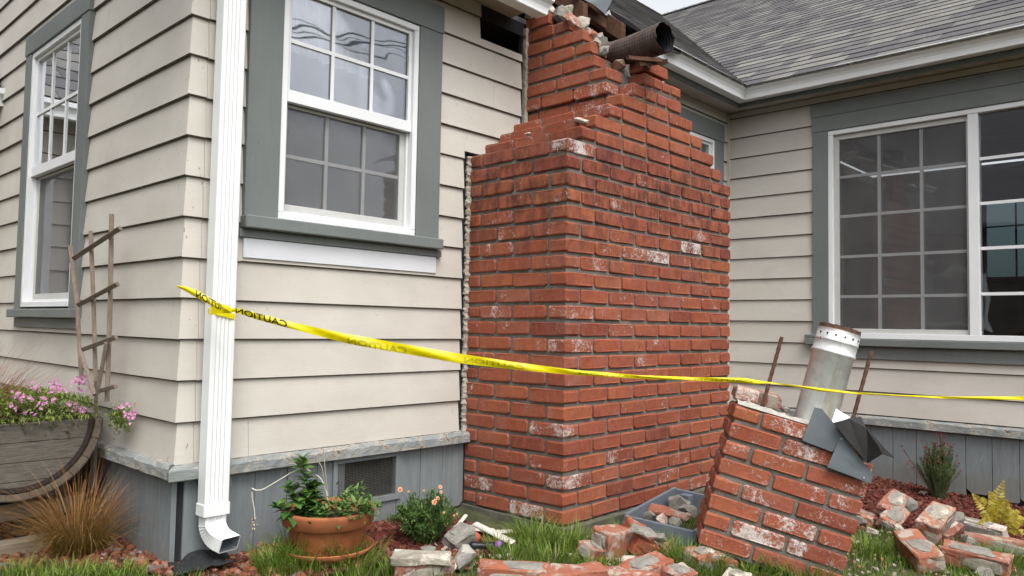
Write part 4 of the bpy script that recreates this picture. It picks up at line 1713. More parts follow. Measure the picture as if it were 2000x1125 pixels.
def lump(name, u, v, h, size, mat, label, cat, rot=(0, 0, 0), group=None, flat=.55):
    SEED[0] += 1
    me = hull(300 + SEED[0], *size, flat=flat)
    me.materials.append(mat)
    o = bpy.data.objects.new(name, me)
    COL.objects.link(o)
    o.location = G(u, v, h)
    o.rotation_euler = rot
    return tag(o, label, cat, group)


GB = 'bricks and mortar fallen from the chimney'
BD, BP, RU, CE = M['brick_debris'], M['brick_plain'], M['rubble'], M['cement']
S3 = (.2, .095, .06)
# heap by the wing wall
hp = thing('mortared_brick_pair', G(1735, 1040, 0), 'two orange bricks still mortared together, leaning at the back of the right-hand heap', 'bricks', GB)
def pairbrick(A, B, h, size, mat, tilt=0, roll=0, name='brick'):
    o = loose(name, A, B, h, size, mat, None, None, tilt, roll)
    return o
def adopt(o, parent):
    l = o.location.copy()
    o.parent = parent
    o.location = l - wl(parent)
adopt(pairbrick((1705, 998), (1775, 970), .10, (.20, .09, .06), BP, -.25, .5), hp)
adopt(pairbrick((1712, 1025), (1770, 995), .06, (.20, .09, .06), BP, -.2, .6), hp)
SEED[0] += 1
chunk('mortar_bed', hp, G(1740, 998, .085), (.19, .06, .03), CE, 501, (.5, -.2, -.2))
chunk('mortar_bed', hp, G(1775, 985, .09), (.05, .09, .10), CE, 502, (.4, 0, .2))
chunk('mortar_bed', hp, G(1702, 1035, .04), (.07, .07, .05), RU, 503)
loose('brick', (1672, 1022), (1705, 1002), .03, (.14, .09, .06), BD, 'dark broken brick tucked behind the fallen section', 'brick', .1, .2, group=GB)
lump('mortar_flake', 1756, 1028, .07, (.10, .07, .035), M['mortar_light'], 'pale triangular mortar flake lying on the right-hand heap', 'mortar', (.5, .1, .5), GB)
loose('brick_block', (1785, 1035), (1858, 1000), .10, (.24, .10, .09), BD, 'large grey mortar-caked double brick on top of the right-hand heap', 'bricks', -.22, .25, .009, group=GB)
loose('brick', (1812, 1050), (1872, 1022), .05, (.21, .095, .06), BP, 'dark red brick under the grey mortar-caked block', 'brick', -.1, .2, group=GB)
lump('mortar_block', 1868, 1008, .09, (.09, .08, .08), CE, 'grey mortar lump at the end of the grey double brick', 'mortar', (.3, .2, 0), GB)
loose('brick', (1762, 1050), (1828, 1095), .06, (.22, .11, .075), BD, 'mortar-covered brick slanting down towards the lawn', 'brick', .22, .15, .009, group=GB)
loose('brick', (1872, 1018), (1942, 1036), .045, (.24, .08, .06), BP, 'long pale orange brick lying behind the heap', 'brick', .05, .1, group=GB)
loose('brick', (1900, 1052), (2006, 1072), .045, (.27, .09, .07), BD, 'long pale brick running out of the right picture edge', 'brick', .02, -.1, group=GB)
lump('mortar_block', 1895, 1055, .05, (.13, .09, .08), CE, 'rough grey mortar block between the two long pale bricks', 'mortar', (.1, .3, .5), GB)
loose('brick', (1856, 1075), (1955, 1098), .06, (.235, .09, .07), BP, 'orange brick with a pale top at the front of the right-hand heap', 'brick', .06, .15, group=GB)
lump('mortar_block', 1920, 1116, .02, (.12, .09, .06), CE, 'grey mortar lump half hidden in the grass at lower right', 'mortar', (0, .2, .3), GB)
lump('flat_stone', 1802, 960, .01, (.11, .06, .025), M['mortar_light'], 'small pale flat stone on the red mulch by the wing wall', 'stone', (0, 0, .4), GB)
lump('mortar_flake', 1672, 1055, .015, (.05, .04, .02), M['mortar_light'], 'small pale flake in the grass right of the fallen section', 'mortar', (0, 0, .4), GB)
lump('mortar_block', 1842, 1075, .02, (.05, .05, .05), CE, 'small grey crumb under the slanting brick', 'mortar', (0, 0, .4), GB)
# middle heap in front of the chimney
loose('broken_brick', (1170, 1060), (1218, 1052), .055, (.13, .11, .11), BD, 'blocky broken brick with a pale top in front of the chimney corner', 'brick', .05, .05, .009, group=GB)
loose('brick', (1225, 1025), (1268, 1078), .06, (.21, .10, .075), M['brick_white'], 'whitewashed brick leaning beside the blue-grey box', 'brick', .18, -.5, .007, group=GB)
loose('broken_brick', (1250, 1068), (1308, 1068), .03, (.15, .09, .05), BD, 'broken orange brick end under the whitewashed brick', 'brick', .1, .2, .008, group=GB)
lump('mortar_slab', 1258, 1034, .125, (.15, .07, .028), CE, 'flat grey mortar slab lying on the whitewashed brick', 'mortar', (.2, .35, -.9), GB, .8)
lump('mortar_lump', 1288, 1046, .09, (.07, .06, .05), CE, 'crumbly grey mortar lump beside the flat slab', 'mortar', (.2, .3, .2), GB)
loose('broken_brick', (1144, 1080), (1166, 1070), .03, (.11, .08, .06), BP, 'small orange brick half sunk in the grass left of the blocky brick', 'brick', .2, .3, .008, group=GB)
lump('mortar_flake', 1228, 1090, .03, (.09, .07, .06), M['mortar_light'], 'pale jagged mortar lump between the blocky brick and the front brick', 'mortar', (.3, .2, .4), GB)
loose('brick', (1212, 1120), (1300, 1098), .05, (.215, .09, .06), BP, 'salmon brick with a rounded end lying aslant in the front row', 'brick', -.05, .1, group=GB)
lump('mortar_block', 1292, 1112, .03, (.08, .06, .05), CE, 'grey mortar wedge against the slanting salmon brick', 'mortar', (.1, .2, .2), GB)
loose('brick', (942, 1108), (1062, 1122), .05, (.24, .09, .06), BP, 'leftmost whitewashed brick at the bottom picture edge', 'brick', .0, .1, group=GB)
loose('brick', (1040, 1128), (1180, 1118), .05, (.25, .09, .06), BD, 'second brick from the left along the bottom picture edge', 'brick', .0, .05, group=GB)
loose('brick', (1172, 1118), (1282, 1138), .045, (.22, .085, .055), BP, 'thin orange brick at the bottom edge, third from the left', 'brick', .0, .05, group=GB)
loose('broken_brick', (1298, 1126), (1350, 1118), .04, (.11, .085, .06), BD, 'short pale brick end at the bottom edge below the salmon brick', 'brick', .0, .2, group=GB)
loose('broken_brick', (1418, 1122), (1460, 1134), .03, (.09, .07, .05), M['mortar_light'], 'cream brick fragment in the grass before the fallen section', 'brick', .0, .2, group=GB)
loose('broken_brick', (1348, 1090), (1395, 1086), .035, (.13, .10, .07), BD, 'pale brick wedged under the left foot of the fallen section', 'brick', .0, .1, group=GB)
loose('broken_brick', (1408, 1100), (1428, 1098), .03, (.06, .05, .05), BP, 'small red brick bit under the fallen section', 'brick', .1, .1, group=GB)
# beside the peach-flowered bush
loose('split_block', (772, 1104), (878, 1102), .035, (.205, .11, .06), BD, 'lower brown half of a split block at the lawn edge', 'stone block', .0, .02, .007, group=GB)
loose('split_block', (768, 1084), (876, 1086), .075, (.205, .10, .03), RU, 'cream slab lying on the split brown block', 'stone block', .02, .03, .010, group=GB)
lump('flat_stone', 836, 1068, .03, (.09, .06, .025), CE, 'small flat grey stone just behind the split block', 'stone', (0, .1, .2), GB)
lump('concrete_lump', 906, 1086, .045, (.115, .10, .10), M['pale'], 'rounded pale concrete lump beside the split block', 'concrete', (.2, .1, .4), GB)
loose('broken_brick', (876, 1050), (916, 1040), .05, (.11, .08, .05), CE, 'grey-brown broken brick tilted behind the concrete lump', 'brick', -.3, .3, group=GB)
GS = 'painted strips broken off the siding'
def strip(A, B, h, wd, label, tilt=0.0, roll=.1):
    a, b = G(*A, h), G(*B, h)
    o = loose('siding_strip', A, B, h, ((b - a).length, wd, .009), M['vinylstrip'], label, 'siding strip', tilt, roll, .0012, GS)
    return o
strip((888, 1020), (962, 1036), .03, .045, 'wide cream siding strip lying behind the crossing strip')
strip((926, 1018), (1002, 1056), .045, .03, 'narrow cream siding strip crossing over the others', .06, .3)
strip((958, 1035), (1002, 1034), .03, .03, 'short cream siding strip poking out at the right')
strip((892, 1020), (910, 1006), .03, .018, 'tiny cream splinter standing beside the bush', -.2)
ball = MB()
ball.lathe([(.0001, -.023)] + [(.023 * math.cos(a), .023 * math.sin(a)) for a in [math.radians(-75 + 15 * i) for i in range(11)]] + [(.0001, .023)], G(926, 1046, .028), 18)
tag(ball.build('ball', M['orange'], None, G(926, 1046, .028), smooth=True), 'small orange-red ball among the siding strips', 'ball')
tl = thing('garden_nozzle', G(945, 1064, .02), 'black plastic hose nozzle with a purple end beside the concrete lump', 'hose nozzle')
A_, B_ = G(916, 1062, .025), G(966, 1062, .03)
mb = MB()
mb.tube([A_, A_.lerp(B_, .15), A_.lerp(B_, .3), A_.lerp(B_, .55), A_.lerp(B_, .8), B_], [.014, .019, .015, .013, .016, .016], 12)
mb.build('body', M['black'], tl, smooth=True)
mb = MB()
mb.tube([A_.lerp(B_, .25), A_.lerp(B_, .35) + Vector((.0, -.02, -.02)), A_.lerp(B_, .5) + Vector((0, -.035, -.02))], [.01, .009, .006], 8)
mb.build('trigger', M['black'], tl, smooth=True)
mb = MB()
D_ = (B_ - A_).normalized()
mb.tube([B_, B_ + D_ * .006, B_ + D_ * .02, B_ + D_ * .026], [.017, .019, .019, .014], 14)
mb.build('end_ring', M['purple'], tl)

# blue-grey wooden box with rubble
L_, Bk, Rr, Fr = G(1220, 1002, .09), Vector((2.20, -.665, .06)), Vector((2.26, -.80, .06)), G(1354, 1033, .09)
Bk = G(1331, 946, .09)
Bk = L_ + (Bk - L_) * .86
Rr = Fr + (Bk - L_)
box_ = thing('wooden_box', (L_ + Rr) / 2 - Vector((0, 0, .09)), 'open blue-grey wooden box of rubble at the foot of the chimney', 'box')


def plank(P, Q, hgt, t, name):
    d = (Q - P).normalized()
    nrm = Vector((-d.y, d.x, 0)) * t / 2
    mb = MB()
    mb.add([P - nrm, Q - nrm, Q + nrm, P + nrm] + [x - Vector((0, 0, hgt)) for x in (P - nrm, Q - nrm, Q + nrm, P + nrm)], [(0, 1, 2, 3), (7, 6, 5, 4), (0, 4, 5, 1), (1, 5, 6, 2), (2, 6, 7, 3), (3, 7, 4, 0)])
    return mb.build(name, M['cratepaint'], box_, bevel=.002)


plank(L_, Fr, .10, .018, 'side_board')
plank(L_ + (Bk - L_).normalized() * .012 + Vector((0, 0, .004)), Bk + Vector((0, 0, .012)), .10, .016, 'side_board')
plank(Bk + Vector((0, 0, .006)), Rr, .10, .016, 'side_board')
plank(Fr + (Rr - Fr).normalized() * .012, Rr - (Rr - Fr).normalized() * .012, .10, .016, 'side_board')
c = Bk + (Rr - Bk) * .22 + (L_ - Bk) * .06
mb = MB()
mb.box(c.x - .025, c.x + .025, c.y - .03, c.y + .02, c.z - .10, c.z - .004)
mb.build('corner_block', M['cratepaint'], box_, bevel=.002)
ctr_ = (L_ + Rr) / 2
GR = 'rubble inside the blue-grey box'
def inbox(u, v, h, size, mat, label, cat, rot, name='mortar_lump'):
    SEED[0] += 1
    me = hull(600 + SEED[0], *size)
    me.materials.append(mat)
    o = bpy.data.objects.new(name, me)
    COL.objects.link(o)
    o.location = G(u, v, h)
    o.rotation_euler = rot
    tag(o, label, cat, GR)
loose('brick_slab', (1270, 988), (1342, 1008), .075, (.20, .05, .02), BP, 'thin red brick slab lying across the rubble in the box', 'brick', .03, .5, group=GR)
inbox(1325, 982, .06, (.16, .13, .10), CE, 'large crumbly grey mortar lump at the back of the box', 'mortar', (.2, .1, .6))
inbox(1345, 995, .05, (.12, .10, .08), CE, 'grey mortar lump touching the fallen section inside the box', 'mortar', (.2, .5, .1))
inbox(1268, 1005, .05, (.11, .07, .06), CE, 'pale wedge of mortar at the left end inside the box', 'mortar', (.3, .2, 1.2))
inbox(1292, 1010, .045, (.10, .07, .06), BD, 'dusty broken brick under the red slab in the box', 'brick', (.1, .2, .4), 'broken_brick')
inbox(1318, 1018, .05, (.08, .07, .06), CE, 'small square mortar block at the front board inside the box', 'mortar', (.1, .0, .2))
inbox(1246, 1001, .03, (.06, .05, .03), RU, 'small crumb in the left corner of the box', 'mortar', (.1, .0, .2))
lump('mortar_flake', 1235, 985, .03, (.10, .03, .02), M['timber'], 'splinter of wood between the box and the footing', 'wood', (0, .1, .3))

# ------------------------------------------------------------------ terracotta pot
PC = G(640, 1088, 0)
PC = on(641, 987, 2, .198)
PC.z = .040
pot = thing('terracotta_pot', PC, 'round terracotta flower pot standing in a matching saucer', 'flower pot')
mb = MB()
mb.lathe([(.118, .006), (.120, .008), (.139, .098), (.1405, .102), (.154, .104), (.159, .108), (.166, .146), (.1668, .153), (.163, .158), (.159, .159), (.154, .155), (.149, .130), (.145, .108), (.0, .108)], PC, 48)
mb.build('pot_wall', M['terra'], pot, smooth=True)
mb = MB()
mb.lathe([(.0, .118), (.07, .122), (.149, .114)], PC, 32)
mb.build('potting_soil', M['soil'], pot)
sau = MB()
sau.lathe([(.0, .003), (.135, .003), (.160, .026), (.165, .028), (.168, .025), (.140, -.006), (.0, -.006)], PC + Vector((.0, .0, .002)), 48)
tag(sau.build('saucer', M['terra'], None, PC, smooth=True), 'shallow terracotta saucer under the flower pot', 'saucer')

# ------------------------------------------------------------------ black fabric by the downspout
fb = MB()
cF = G(382, 1098, 0)
fb.grid(lambda u, v: Vector((cF.x + (u - .5) * .20 + .05 * (v - .5), cF.y + (v - .5) * .22 - .02, 0)) + Vector((0, 0, gz(-5, cF.y) + .022 + .035 * max(0, 1 - ((u - .55) / .38) ** 2) * (v ** .8) + .012 * noise.noise(Vector((u * 6, v * 6, 2))))), 22, 22)
tag(fb.build('landscape_fabric', M['fabric'], None, cF, smooth=True, solid=.003), 'crumpled scrap of black landscape fabric below the downspout', 'fabric')

# ------------------------------------------------------------------ half-barrel planter
BY0, BY1 = .50, 1.22
BXC, BZC, BR = -.345, .487, .266
bar = thing('barrel_planter', (BXC, (BY0 + BY1) / 2, .02), 'weathered half-barrel planter lying on a timber cradle by the side wall', 'planter')
def brad(t): return BR + .045 * math.sin(math.pi * t)
NS = 11
for k in range(NS):
    a0_, a1_ = math.pi + math.pi * k / NS + .004, math.pi + math.pi * (k + 1) / NS - .004
    mb = MB()
    rings = []
    for i in range(9):
        t = i / 8
        y = BY0 - .025 + (BY1 - BY0 + .05) * t
        R_ = brad(t)
        rings.append([Vector((BXC + r_ * math.cos(a), y, BZC + r_ * math.sin(a))) for r_, a in ((R_, a0_), (R_, (a0_ + a1_) / 2), (R_, a1_), (R_ - .022, a1_), (R_ - .022, (a0_ + a1_) / 2), (R_ - .022, a0_))])
    sweep(rings).build('stave', M['barrelrim'], bar)
for y_ in (BY0, BY1 - .02):
    # head boards, each a slice of the half disc
    zs_ = [0, -.068, -.138, -.205, -.244]
    for q0, q1 in zip(zs_[:-1], zs_[1:]):
        R_ = BR - .0225
        q1 = max(q1, -R_)
        poly = []
        for i in range(9):
            z = q0 - .0012 + (q1 - q0 + .0024) * i / 8
            poly.append((BXC + math.sqrt(max(0, R_ * R_ - z * z)), BZC + z))
        for i in range(8, -1, -1):
            z = q0 - .0012 + (q1 - q0 + .0024) * i / 8
            poly.append((BXC - math.sqrt(max(0, R_ * R_ - z * z)), BZC + z))
        mb = MB()
        mb.prism(poly, lambda p, q: (p, y_, q), lambda p, q: (p, y_ + .02, q))
        mb.build('head_board', M['barrelwood'], bar)
for t0, t1 in ((.0, .07), (.22, .27), (.73, .78), (.93, 1.0)):
    rings = []
    for t in (t0, t1):
        y = BY0 - .025 + (BY1 - BY0 + .05) * t
        R_ = brad(t) + .002
        rings.append((y, R_))
    mb = MB()
    N_ = 24
    for (y, R_) in rings:
        for i in range(N_ + 1):
            a = math.pi + math.pi * i / N_
            mb.v.append((BXC + R_ * math.cos(a), y, BZC + R_ * math.sin(a)))
    mb.f = [(i, i + 1, N_ + 2 + i, N_ + 1 + i) for i in range(N_)]
    mb.build('hoop', M['hoop'], bar, solid=.003)
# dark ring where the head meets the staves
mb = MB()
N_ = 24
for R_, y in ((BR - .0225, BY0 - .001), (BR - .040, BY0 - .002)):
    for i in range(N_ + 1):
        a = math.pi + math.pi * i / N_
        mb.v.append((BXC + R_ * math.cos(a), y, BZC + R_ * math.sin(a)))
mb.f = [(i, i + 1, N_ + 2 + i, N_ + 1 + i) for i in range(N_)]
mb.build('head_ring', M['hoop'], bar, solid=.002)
mb = MB()
mb.box(BXC - BR + .02, BXC + BR - .02, BY0 + .02, BY1 - .02, BZC - .04, BZC - .03)
mb.build('potting_soil', M['soil'], bar)
for y_ in (BY0 + .08, BY1 - .12):
    mb = MB()
    mb.box(-.72, -.10, y_, y_ + .06, .13, .19)
    mb.build('cradle_timber', M['timber'], bar, bevel=.003)
for x_, y_ in ((-.66, BY0 - .01), (-.28, BY0 - .02)):
    mb = MB()
    mb.box(x_ - .16, x_ + .13, y_, y_ + .07, .012, .075)
    mb.build('cradle_timber', M['timber'], bar, bevel=.003)
mb = MB()
mb.box(-.66, -.60, BY0 + .05, BY1, .075, .13)
mb.build('cradle_timber', M['timber'], bar, bevel=.003)
mb = MB()
mb.box(-.22, -.16, BY0 + .1, BY1, .0, .13)
mb.build('cradle_timber', M['timber'], bar, bevel=.003)

# ------------------------------------------------------------------ trellis
tre = thing('trellis', (-.09, .75, .05), 'grey weathered wooden fan trellis standing behind the barrel planter', 'trellis')


def slat(P, Q, wd, th_, name='slat', mid=None):
    pts = [P] + ([mid] if mid is not None else []) + [Q]
    mb = MB()
    rings = []
    for i, p in enumerate(pts):
        d = (pts[min(i + 1, len(pts) - 1)] - pts[max(0, i - 1)]).normalized()
        v_ = (CC - p).normalized()
        sx_ = d.cross(v_).normalized()
        sy_ = sx_.cross(d).normalized()
        rings.append([p + sx_ * (s * wd / 2) + sy_ * (t * th_ / 2) for s, t in ((-1, -1), (1, -1), (1, 1), (-1, 1))])
    m_ = sweep(rings)
    return m_.build(name, M['oldwood'], tre, bevel=.0015)


TX = -.10
T = lambda u, v, x=TX: on(u, v, 0, x)
slat(T(136, 482), T(158, 740), .016, .013, mid=T(149, 590))
slat(T(176, 453), T(186, 745), .016, .013, mid=T(182, 600))
slat(T(217, 420), T(208, 782), .017, .013, mid=T(214, 600))
slat(T(143, 506, -.112), T(234, 447, -.112), .018, .012, 'rung')
slat(T(152, 596, -.112), T(229, 555, -.112), .017, .012, 'rung')
slat(T(161, 682, -.112), T(226, 658, -.112), .017, .012, 'rung')
slat(T(190, 763, -.112), T(225, 753, -.112), .016, .012, 'rung')
slat(T(155, 680, -.118), T(184, 770, -.118), .014, .012, 'brace')
slat(T(207, 668, -.118), T(189, 768, -.118), .014, .012, 'brace')
slat(T(187, 745, -.06), T(184, 950, -.06), .014, .012, 'stake')
slat(T(178, 855, -.06), T(180, 960, -.06), .014, .012, 'stake')

# ------------------------------------------------------------------ vegetation helpers
def blades_mesh(name, P, D, L, Wd, curl, mat, seg=3, droop=1.0, lean0=.35):
    """P base points, D horizontal lean directions, L lengths, Wd widths, curl = bend angle"""
    P, D, L, Wd, curl = (np.asarray(a, float) for a in (P, D, L, Wd, curl))
    n = len(P)
    side = np.stack([-D[:, 1], D[:, 0], np.zeros(n)], 1)
    jit = NR.uniform(-1, 1, (n, 1))
    side = side * np.cos(jit) + np.stack([D[:, 0], D[:, 1], np.zeros(n)], 1) * np.sin(jit)
    D3 = np.stack([D[:, 0], D[:, 1], np.zeros(n)], 1)
    V = []
    p = P.copy()
    a0 = NR.uniform(.0, lean0, n)
    for k in range(seg + 1):
        t = k / seg
        w_ = (Wd * (1 - t ** 1.6) * .5)[:, None]
        if k < seg:
            V += [p - side * w_, p + side * w_]
        else:
            V += [p]
        ang = a0 + curl * (t ** droop)
        p = p + (D3 * np.sin(ang)[:, None] + np.array([0, 0, 1]) * np.cos(ang)[:, None]) * (L / seg)[:, None]
    nv = 2 * seg + 1
    A = np.stack(V, 1).reshape(-1, 3)
    base = np.arange(n)[:, None] * nv
    F = []
    for k in range(seg - 1):
        F.append(base + np.array([2 * k, 2 * k + 1, 2 * k + 3, 2 * k + 2]))
    T3 = base + np.array([2 * seg - 2, 2 * seg - 1, 2 * seg])
    quads = np.concatenate(F, 0) if F else np.zeros((0, 4), int)
    me = bpy.data.meshes.new(name)
    nq, nt_ = len(quads), len(T3)
    me.vertices.add(len(A))
    me.vertices.foreach_set('co', A.ravel())
    me.loops.add(nq * 4 + nt_ * 3)
    me.loops.foreach_set('vertex_index', np.concatenate([quads.ravel(), T3.ravel()]).astype(np.int32))
    me.polygons.add(nq + nt_)
    me.polygons.foreach_set('loop_start', np.concatenate([np.arange(nq) * 4, nq * 4 + np.arange(nt_) * 3]).astype(np.int32))
    me.update(calc_edges=True)
    me.validate()
    me.materials.append(mat)
    return me


def leaf_verts(P, d, up, L, wd, bend=.25, fold=.15):
    """pointed oval leaf of 8 vertices"""
    d = d.normalized()
    s = d.cross(up)
    if s.length < 1e-3: s = d.orthogonal()
    s.normalize()
    n = s.cross(d).normalized()
    pts = []
    prof = [(0, .12), (.3, .85), (.62, .8), (1, .0)]
    mid, lf, rt = [], [], []
    for t, w_ in prof:
        c = P + d * (L * t) - n * (L * bend * t * t)
        mid.append(c)
        lf.append(c + s * (wd * .5 * w_) + n * (wd * fold * w_))
        rt.append(c - s * (wd * .5 * w_) + n * (wd * fold * w_))
    v = [mid[0], lf[1], mid[1], rt[1], lf[2], mid[2], rt[2], mid[3]]
    f = [(0, 2, 1), (0, 3, 2), (1, 2, 5, 4), (2, 3, 6, 5), (4, 5, 7), (5, 6, 7)]
    return v, f


def rvec(r, zmin=-1):
    while True:
        v = Vector((r.uniform(-1, 1), r.uniform(-1, 1), r.uniform(-1, 1)))
        if .05 < v.length < 1 and v.normalized().z > zmin: return v.normalized()


GRN = [(0, (.035, .085, .018)), (.5, (.055, .125, .025)), (1, (.095, .175, .04))]
M['grass'] = mat_leaf('lawn_grass', [(0, (.07, .125, .018)), (.35, (.125, .205, .026)), (.7, (.19, .285, .042)), (.92, (.26, .34, .075)), (1, (.44, .38, .17))], .5, .3)
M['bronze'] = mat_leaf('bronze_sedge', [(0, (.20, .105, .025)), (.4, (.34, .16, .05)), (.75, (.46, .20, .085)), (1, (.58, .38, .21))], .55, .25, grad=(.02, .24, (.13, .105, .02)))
M['redgrass'] = mat_leaf('red_sedge', [(0, (.16, .055, .035)), (.5, (.27, .085, .05)), (1, (.40, .17, .10))], .55, .2)
M['leafA'] = mat_leaf('glossy_leaf', [(0, (.035, .09, .02)), (.5, (.06, .14, .03)), (.85, (.095, .19, .04)), (1, (.19, .29, .06))], .35, .15, useobj=True)
M['leafB'] = mat_leaf('bush_leaf', [(0, (.055, .115, .03)), (.5, (.10, .19, .045)), (1, (.18, .28, .08))], .5, .25)
M['leafC'] = mat_leaf('barrel_foliage', [(0, (.09, .145, .025)), (.5, (.18, .25, .045)), (1, (.33, .38, .10))], .5, .3)
M['leafD'] = mat_leaf('dry_bush_leaf', [(0, (.05, .08, .025)), (.5, (.085, .125, .04)), (1, (.15, .18, .07))], .6, .2)
M['fern'] = mat_leaf('yellow_fern', [(0, (.34, .27, .03)), (.5, (.50, .40, .05)), (.85, (.62, .52, .10)), (1, (.22, .25, .04))], .5, .35, useobj=False)
M['pink'] = mat_leaf('pink_petal', [(0, (.50, .13, .33)), (.5, (.64, .27, .49)), (1, (.78, .50, .66))], .5, .3)
M['peach'] = mat_leaf('peach_petal', [(0, (.80, .42, .20)), (.6, (.84, .52, .32)), (1, (.86, .62, .30))], .5, .3)
M['redfl'] = mat_leaf('dark_red_bud', [(0, (.06, .018, .018)), (.6, (.17, .03, .03)), (1, (.33, .05, .045))], .6, .1)
M['stemg'] = simple('green_stem', (.10, .13, .05), .6, .3)
M['stemd'] = simple('dry_stem', (.42, .35, .24), .7, .2)
M['stemw'] = simple('pale_dry_stalk', (.66, .62, .54), .7, .12)

# ------------------------------------------------------------------ lawn
bare = [(PC.x, PC.y, .18), (G(382, 1098, 0).x, G(382, 1098, 0).y, .1)]


def dens(x, y):
    if inpoly(x, y, BED_A) or inpoly(x, y, BED_B): return 0
    if X0 - .22 < x < X1 + .06 and y > YFR - .085: return 0
    if x > 2.75 and y > -.6: return 0
    if y > .02 and x > -.03: return 0
    for bx_, by_, br_ in bare:
        if (x - bx_) ** 2 + (y - by_) ** 2 < br_ ** 2: return 0
    return 1


P, D, L, Wd, cu = [], [], [], [], []
for _ in range(90000):
    x, y = RN.uniform(-1.1, 3.4), RN.uniform(-2.7, .75)
    dist = (x - CC.x) * CR[2][0] + (y - CC.y) * CR[2][1]
    if dist < 2.05 or dist > 3.9: continue
    if not dens(x, y): continue
    k = noise.noise(Vector((x * 5, y * 5, 0)))
    if RN.random() < .2 - .5 * k: continue
    a = RN.uniform(0, 6.283)
    P.append((x, y, gz(x, y) - .004))
    D.append((math.cos(a), math.sin(a)))
    L.append(RN.uniform(.03, .075) * (1 + .5 * k))
    Wd.append(RN.uniform(.0022, .0042))
    cu.append(RN.uniform(.2, 1.5))
# longer tufts
tufts = [(575, 1105, .05, 130, .17), (655, 1108, .06, 110, .16), (520, 1112, .05, 90, .13), (718, 1106, .04, 60, .12), (600, 1116, .08, 160, .13), (690, 1118, .08, 160, .12), (540, 1120, .06, 120, .12), (780, 1122, .06, 110, .09), (850, 1122, .06, 110, .09), (30, 1122, .10, 200, .07), (130, 1124, .10, 200, .07), (230, 1124, .08, 160, .07),  (1045, 1062, .10, 320, .14), (1110, 1068, .10, 300, .13), (1080, 1095, .10, 220, .10), (1000, 1090, .08, 160, .10), (970, 1075, .05, 100, .10), (1290, 1090, .10, 300, .12), (1340, 1105, .07, 180, .13), (1460, 1120, .12, 260, .11), (1560, 1128, .12, 260, .12), (1690, 1075, .10, 220, .10), (1760, 1090, .10, 160, .09), (1950, 1095, .10, 260, .11), (1210, 1050, .05, 90, .12), (1150, 1110, .08, 160, .08), (1380, 1122, .08, 160, .12)]
for (u, v, rad_, n_, ln) in tufts:
    c = G(u, v, 0)
    for _ in range(n_):
        a = RN.uniform(0, 6.283)
        rr = rad_ * math.sqrt(RN.random())
        x, y = c.x + rr * math.cos(a), c.y + rr * math.sin(a)
        if X0 - .03 < x < X1 + .03 and y > YFR - .04: continue
        a2 = a + RN.uniform(-.8, .8)
        P.append((x, y, gz(x, y) - .004))
        D.append((math.cos(a2), math.sin(a2)))
        L.append(ln * RN.uniform(.55, 1.15))
        Wd.append(RN.uniform(.003, .0058))
        cu.append(RN.uniform(.5, 2.2))
gm = blades_mesh('lawn_grass', P, D, L, Wd, cu, M['grass'], 3)
tag(link('lawn_grass', gm), 'short green lawn grass with longer tufts', 'grass', kind='stuff')

# ------------------------------------------------------------------ lava rock and mulch
def rocks(name, poly, n, smin, smax, mat, label, cat, sub, zoff=.006, keep=None, layers=1):
    base = []
    for s in range(6):
        bm = bmesh.new()
        bmesh.ops.create_icosphere(bm, subdivisions=sub, radius=1)
        r = random.Random(s + 40)
        for v in bm.verts:
            v.co *= 1 + .45 * noise.noise(v.co * 1.4 + Vector((s * 7, 0, 0))) + r.uniform(-.08, .08)
            v.co.z *= .75
        bm.verts.ensure_lookup_table()
        base.append((np.array([v.co[:] for v in bm.verts]), np.array([[v.index for v in f.verts] for f in bm.faces])))
        bm.free()
    VV, FF, off = [], [], 0
    xs_ = [p[0] for p in poly]
    ys_ = [p[1] for p in poly]
    cnt = 0
    tries = 0
    while cnt < n and tries < n * 12:
        tries += 1
        x, y = RN.uniform(min(xs_), max(xs_)), RN.uniform(min(ys_), max(ys_))
        if keep and not keep(x, y): continue
        if not inpoly(x, y, poly): continue
        s = smin + (smax - smin) * RN.random() ** 2
        b0, f0 = base[RN.randrange(6)]
        R_ = np.array(Matrix.Rotation(RN.uniform(0, 6.28), 3, 'Z') @ Matrix.Rotation(RN.uniform(-.8, .8), 3, 'X'))
        v = b0 @ R_.T * s + np.array([x, y, gz(x, y) + zoff + s * RN.uniform(.1, .6)])
        VV.append(v)
        FF.append(f0 + off)
        off += len(v)
        cnt += 1
    me = bpy.data.meshes.new(name)
    me.from_pydata(np.concatenate(VV).tolist(), [], np.concatenate(FF).tolist())
    me.materials.append(mat)
    return tag(link(name, me), label, cat, kind='stuff')


def near_cam(x, y):
    d = (x - CC.x) * CR[2][0] + (y - CC.y) * CR[2][1]
    return 2.2 < d < 3.9


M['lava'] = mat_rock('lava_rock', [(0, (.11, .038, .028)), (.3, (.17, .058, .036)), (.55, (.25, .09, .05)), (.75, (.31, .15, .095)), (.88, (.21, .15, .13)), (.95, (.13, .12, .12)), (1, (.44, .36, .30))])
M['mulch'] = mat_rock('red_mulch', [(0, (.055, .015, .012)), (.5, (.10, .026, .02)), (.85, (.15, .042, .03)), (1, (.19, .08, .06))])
rocks('lava_gravel', BED_A, 4600, .008, .019, M['lava'], 'red lava gravel along the foot of the house', 'gravel', 2, keep=lambda x, y: near_cam(x, y) and not (x > .55 and y > -.9))
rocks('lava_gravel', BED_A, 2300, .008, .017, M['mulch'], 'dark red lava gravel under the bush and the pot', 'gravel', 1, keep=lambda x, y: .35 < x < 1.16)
rocks('red_mulch', BED_B, 7000, .007, .016, M['mulch'], 'dark red bark mulch along the wing wall', 'mulch', 1, keep=lambda x, y: near_cam(x, y) or x > 2.5)

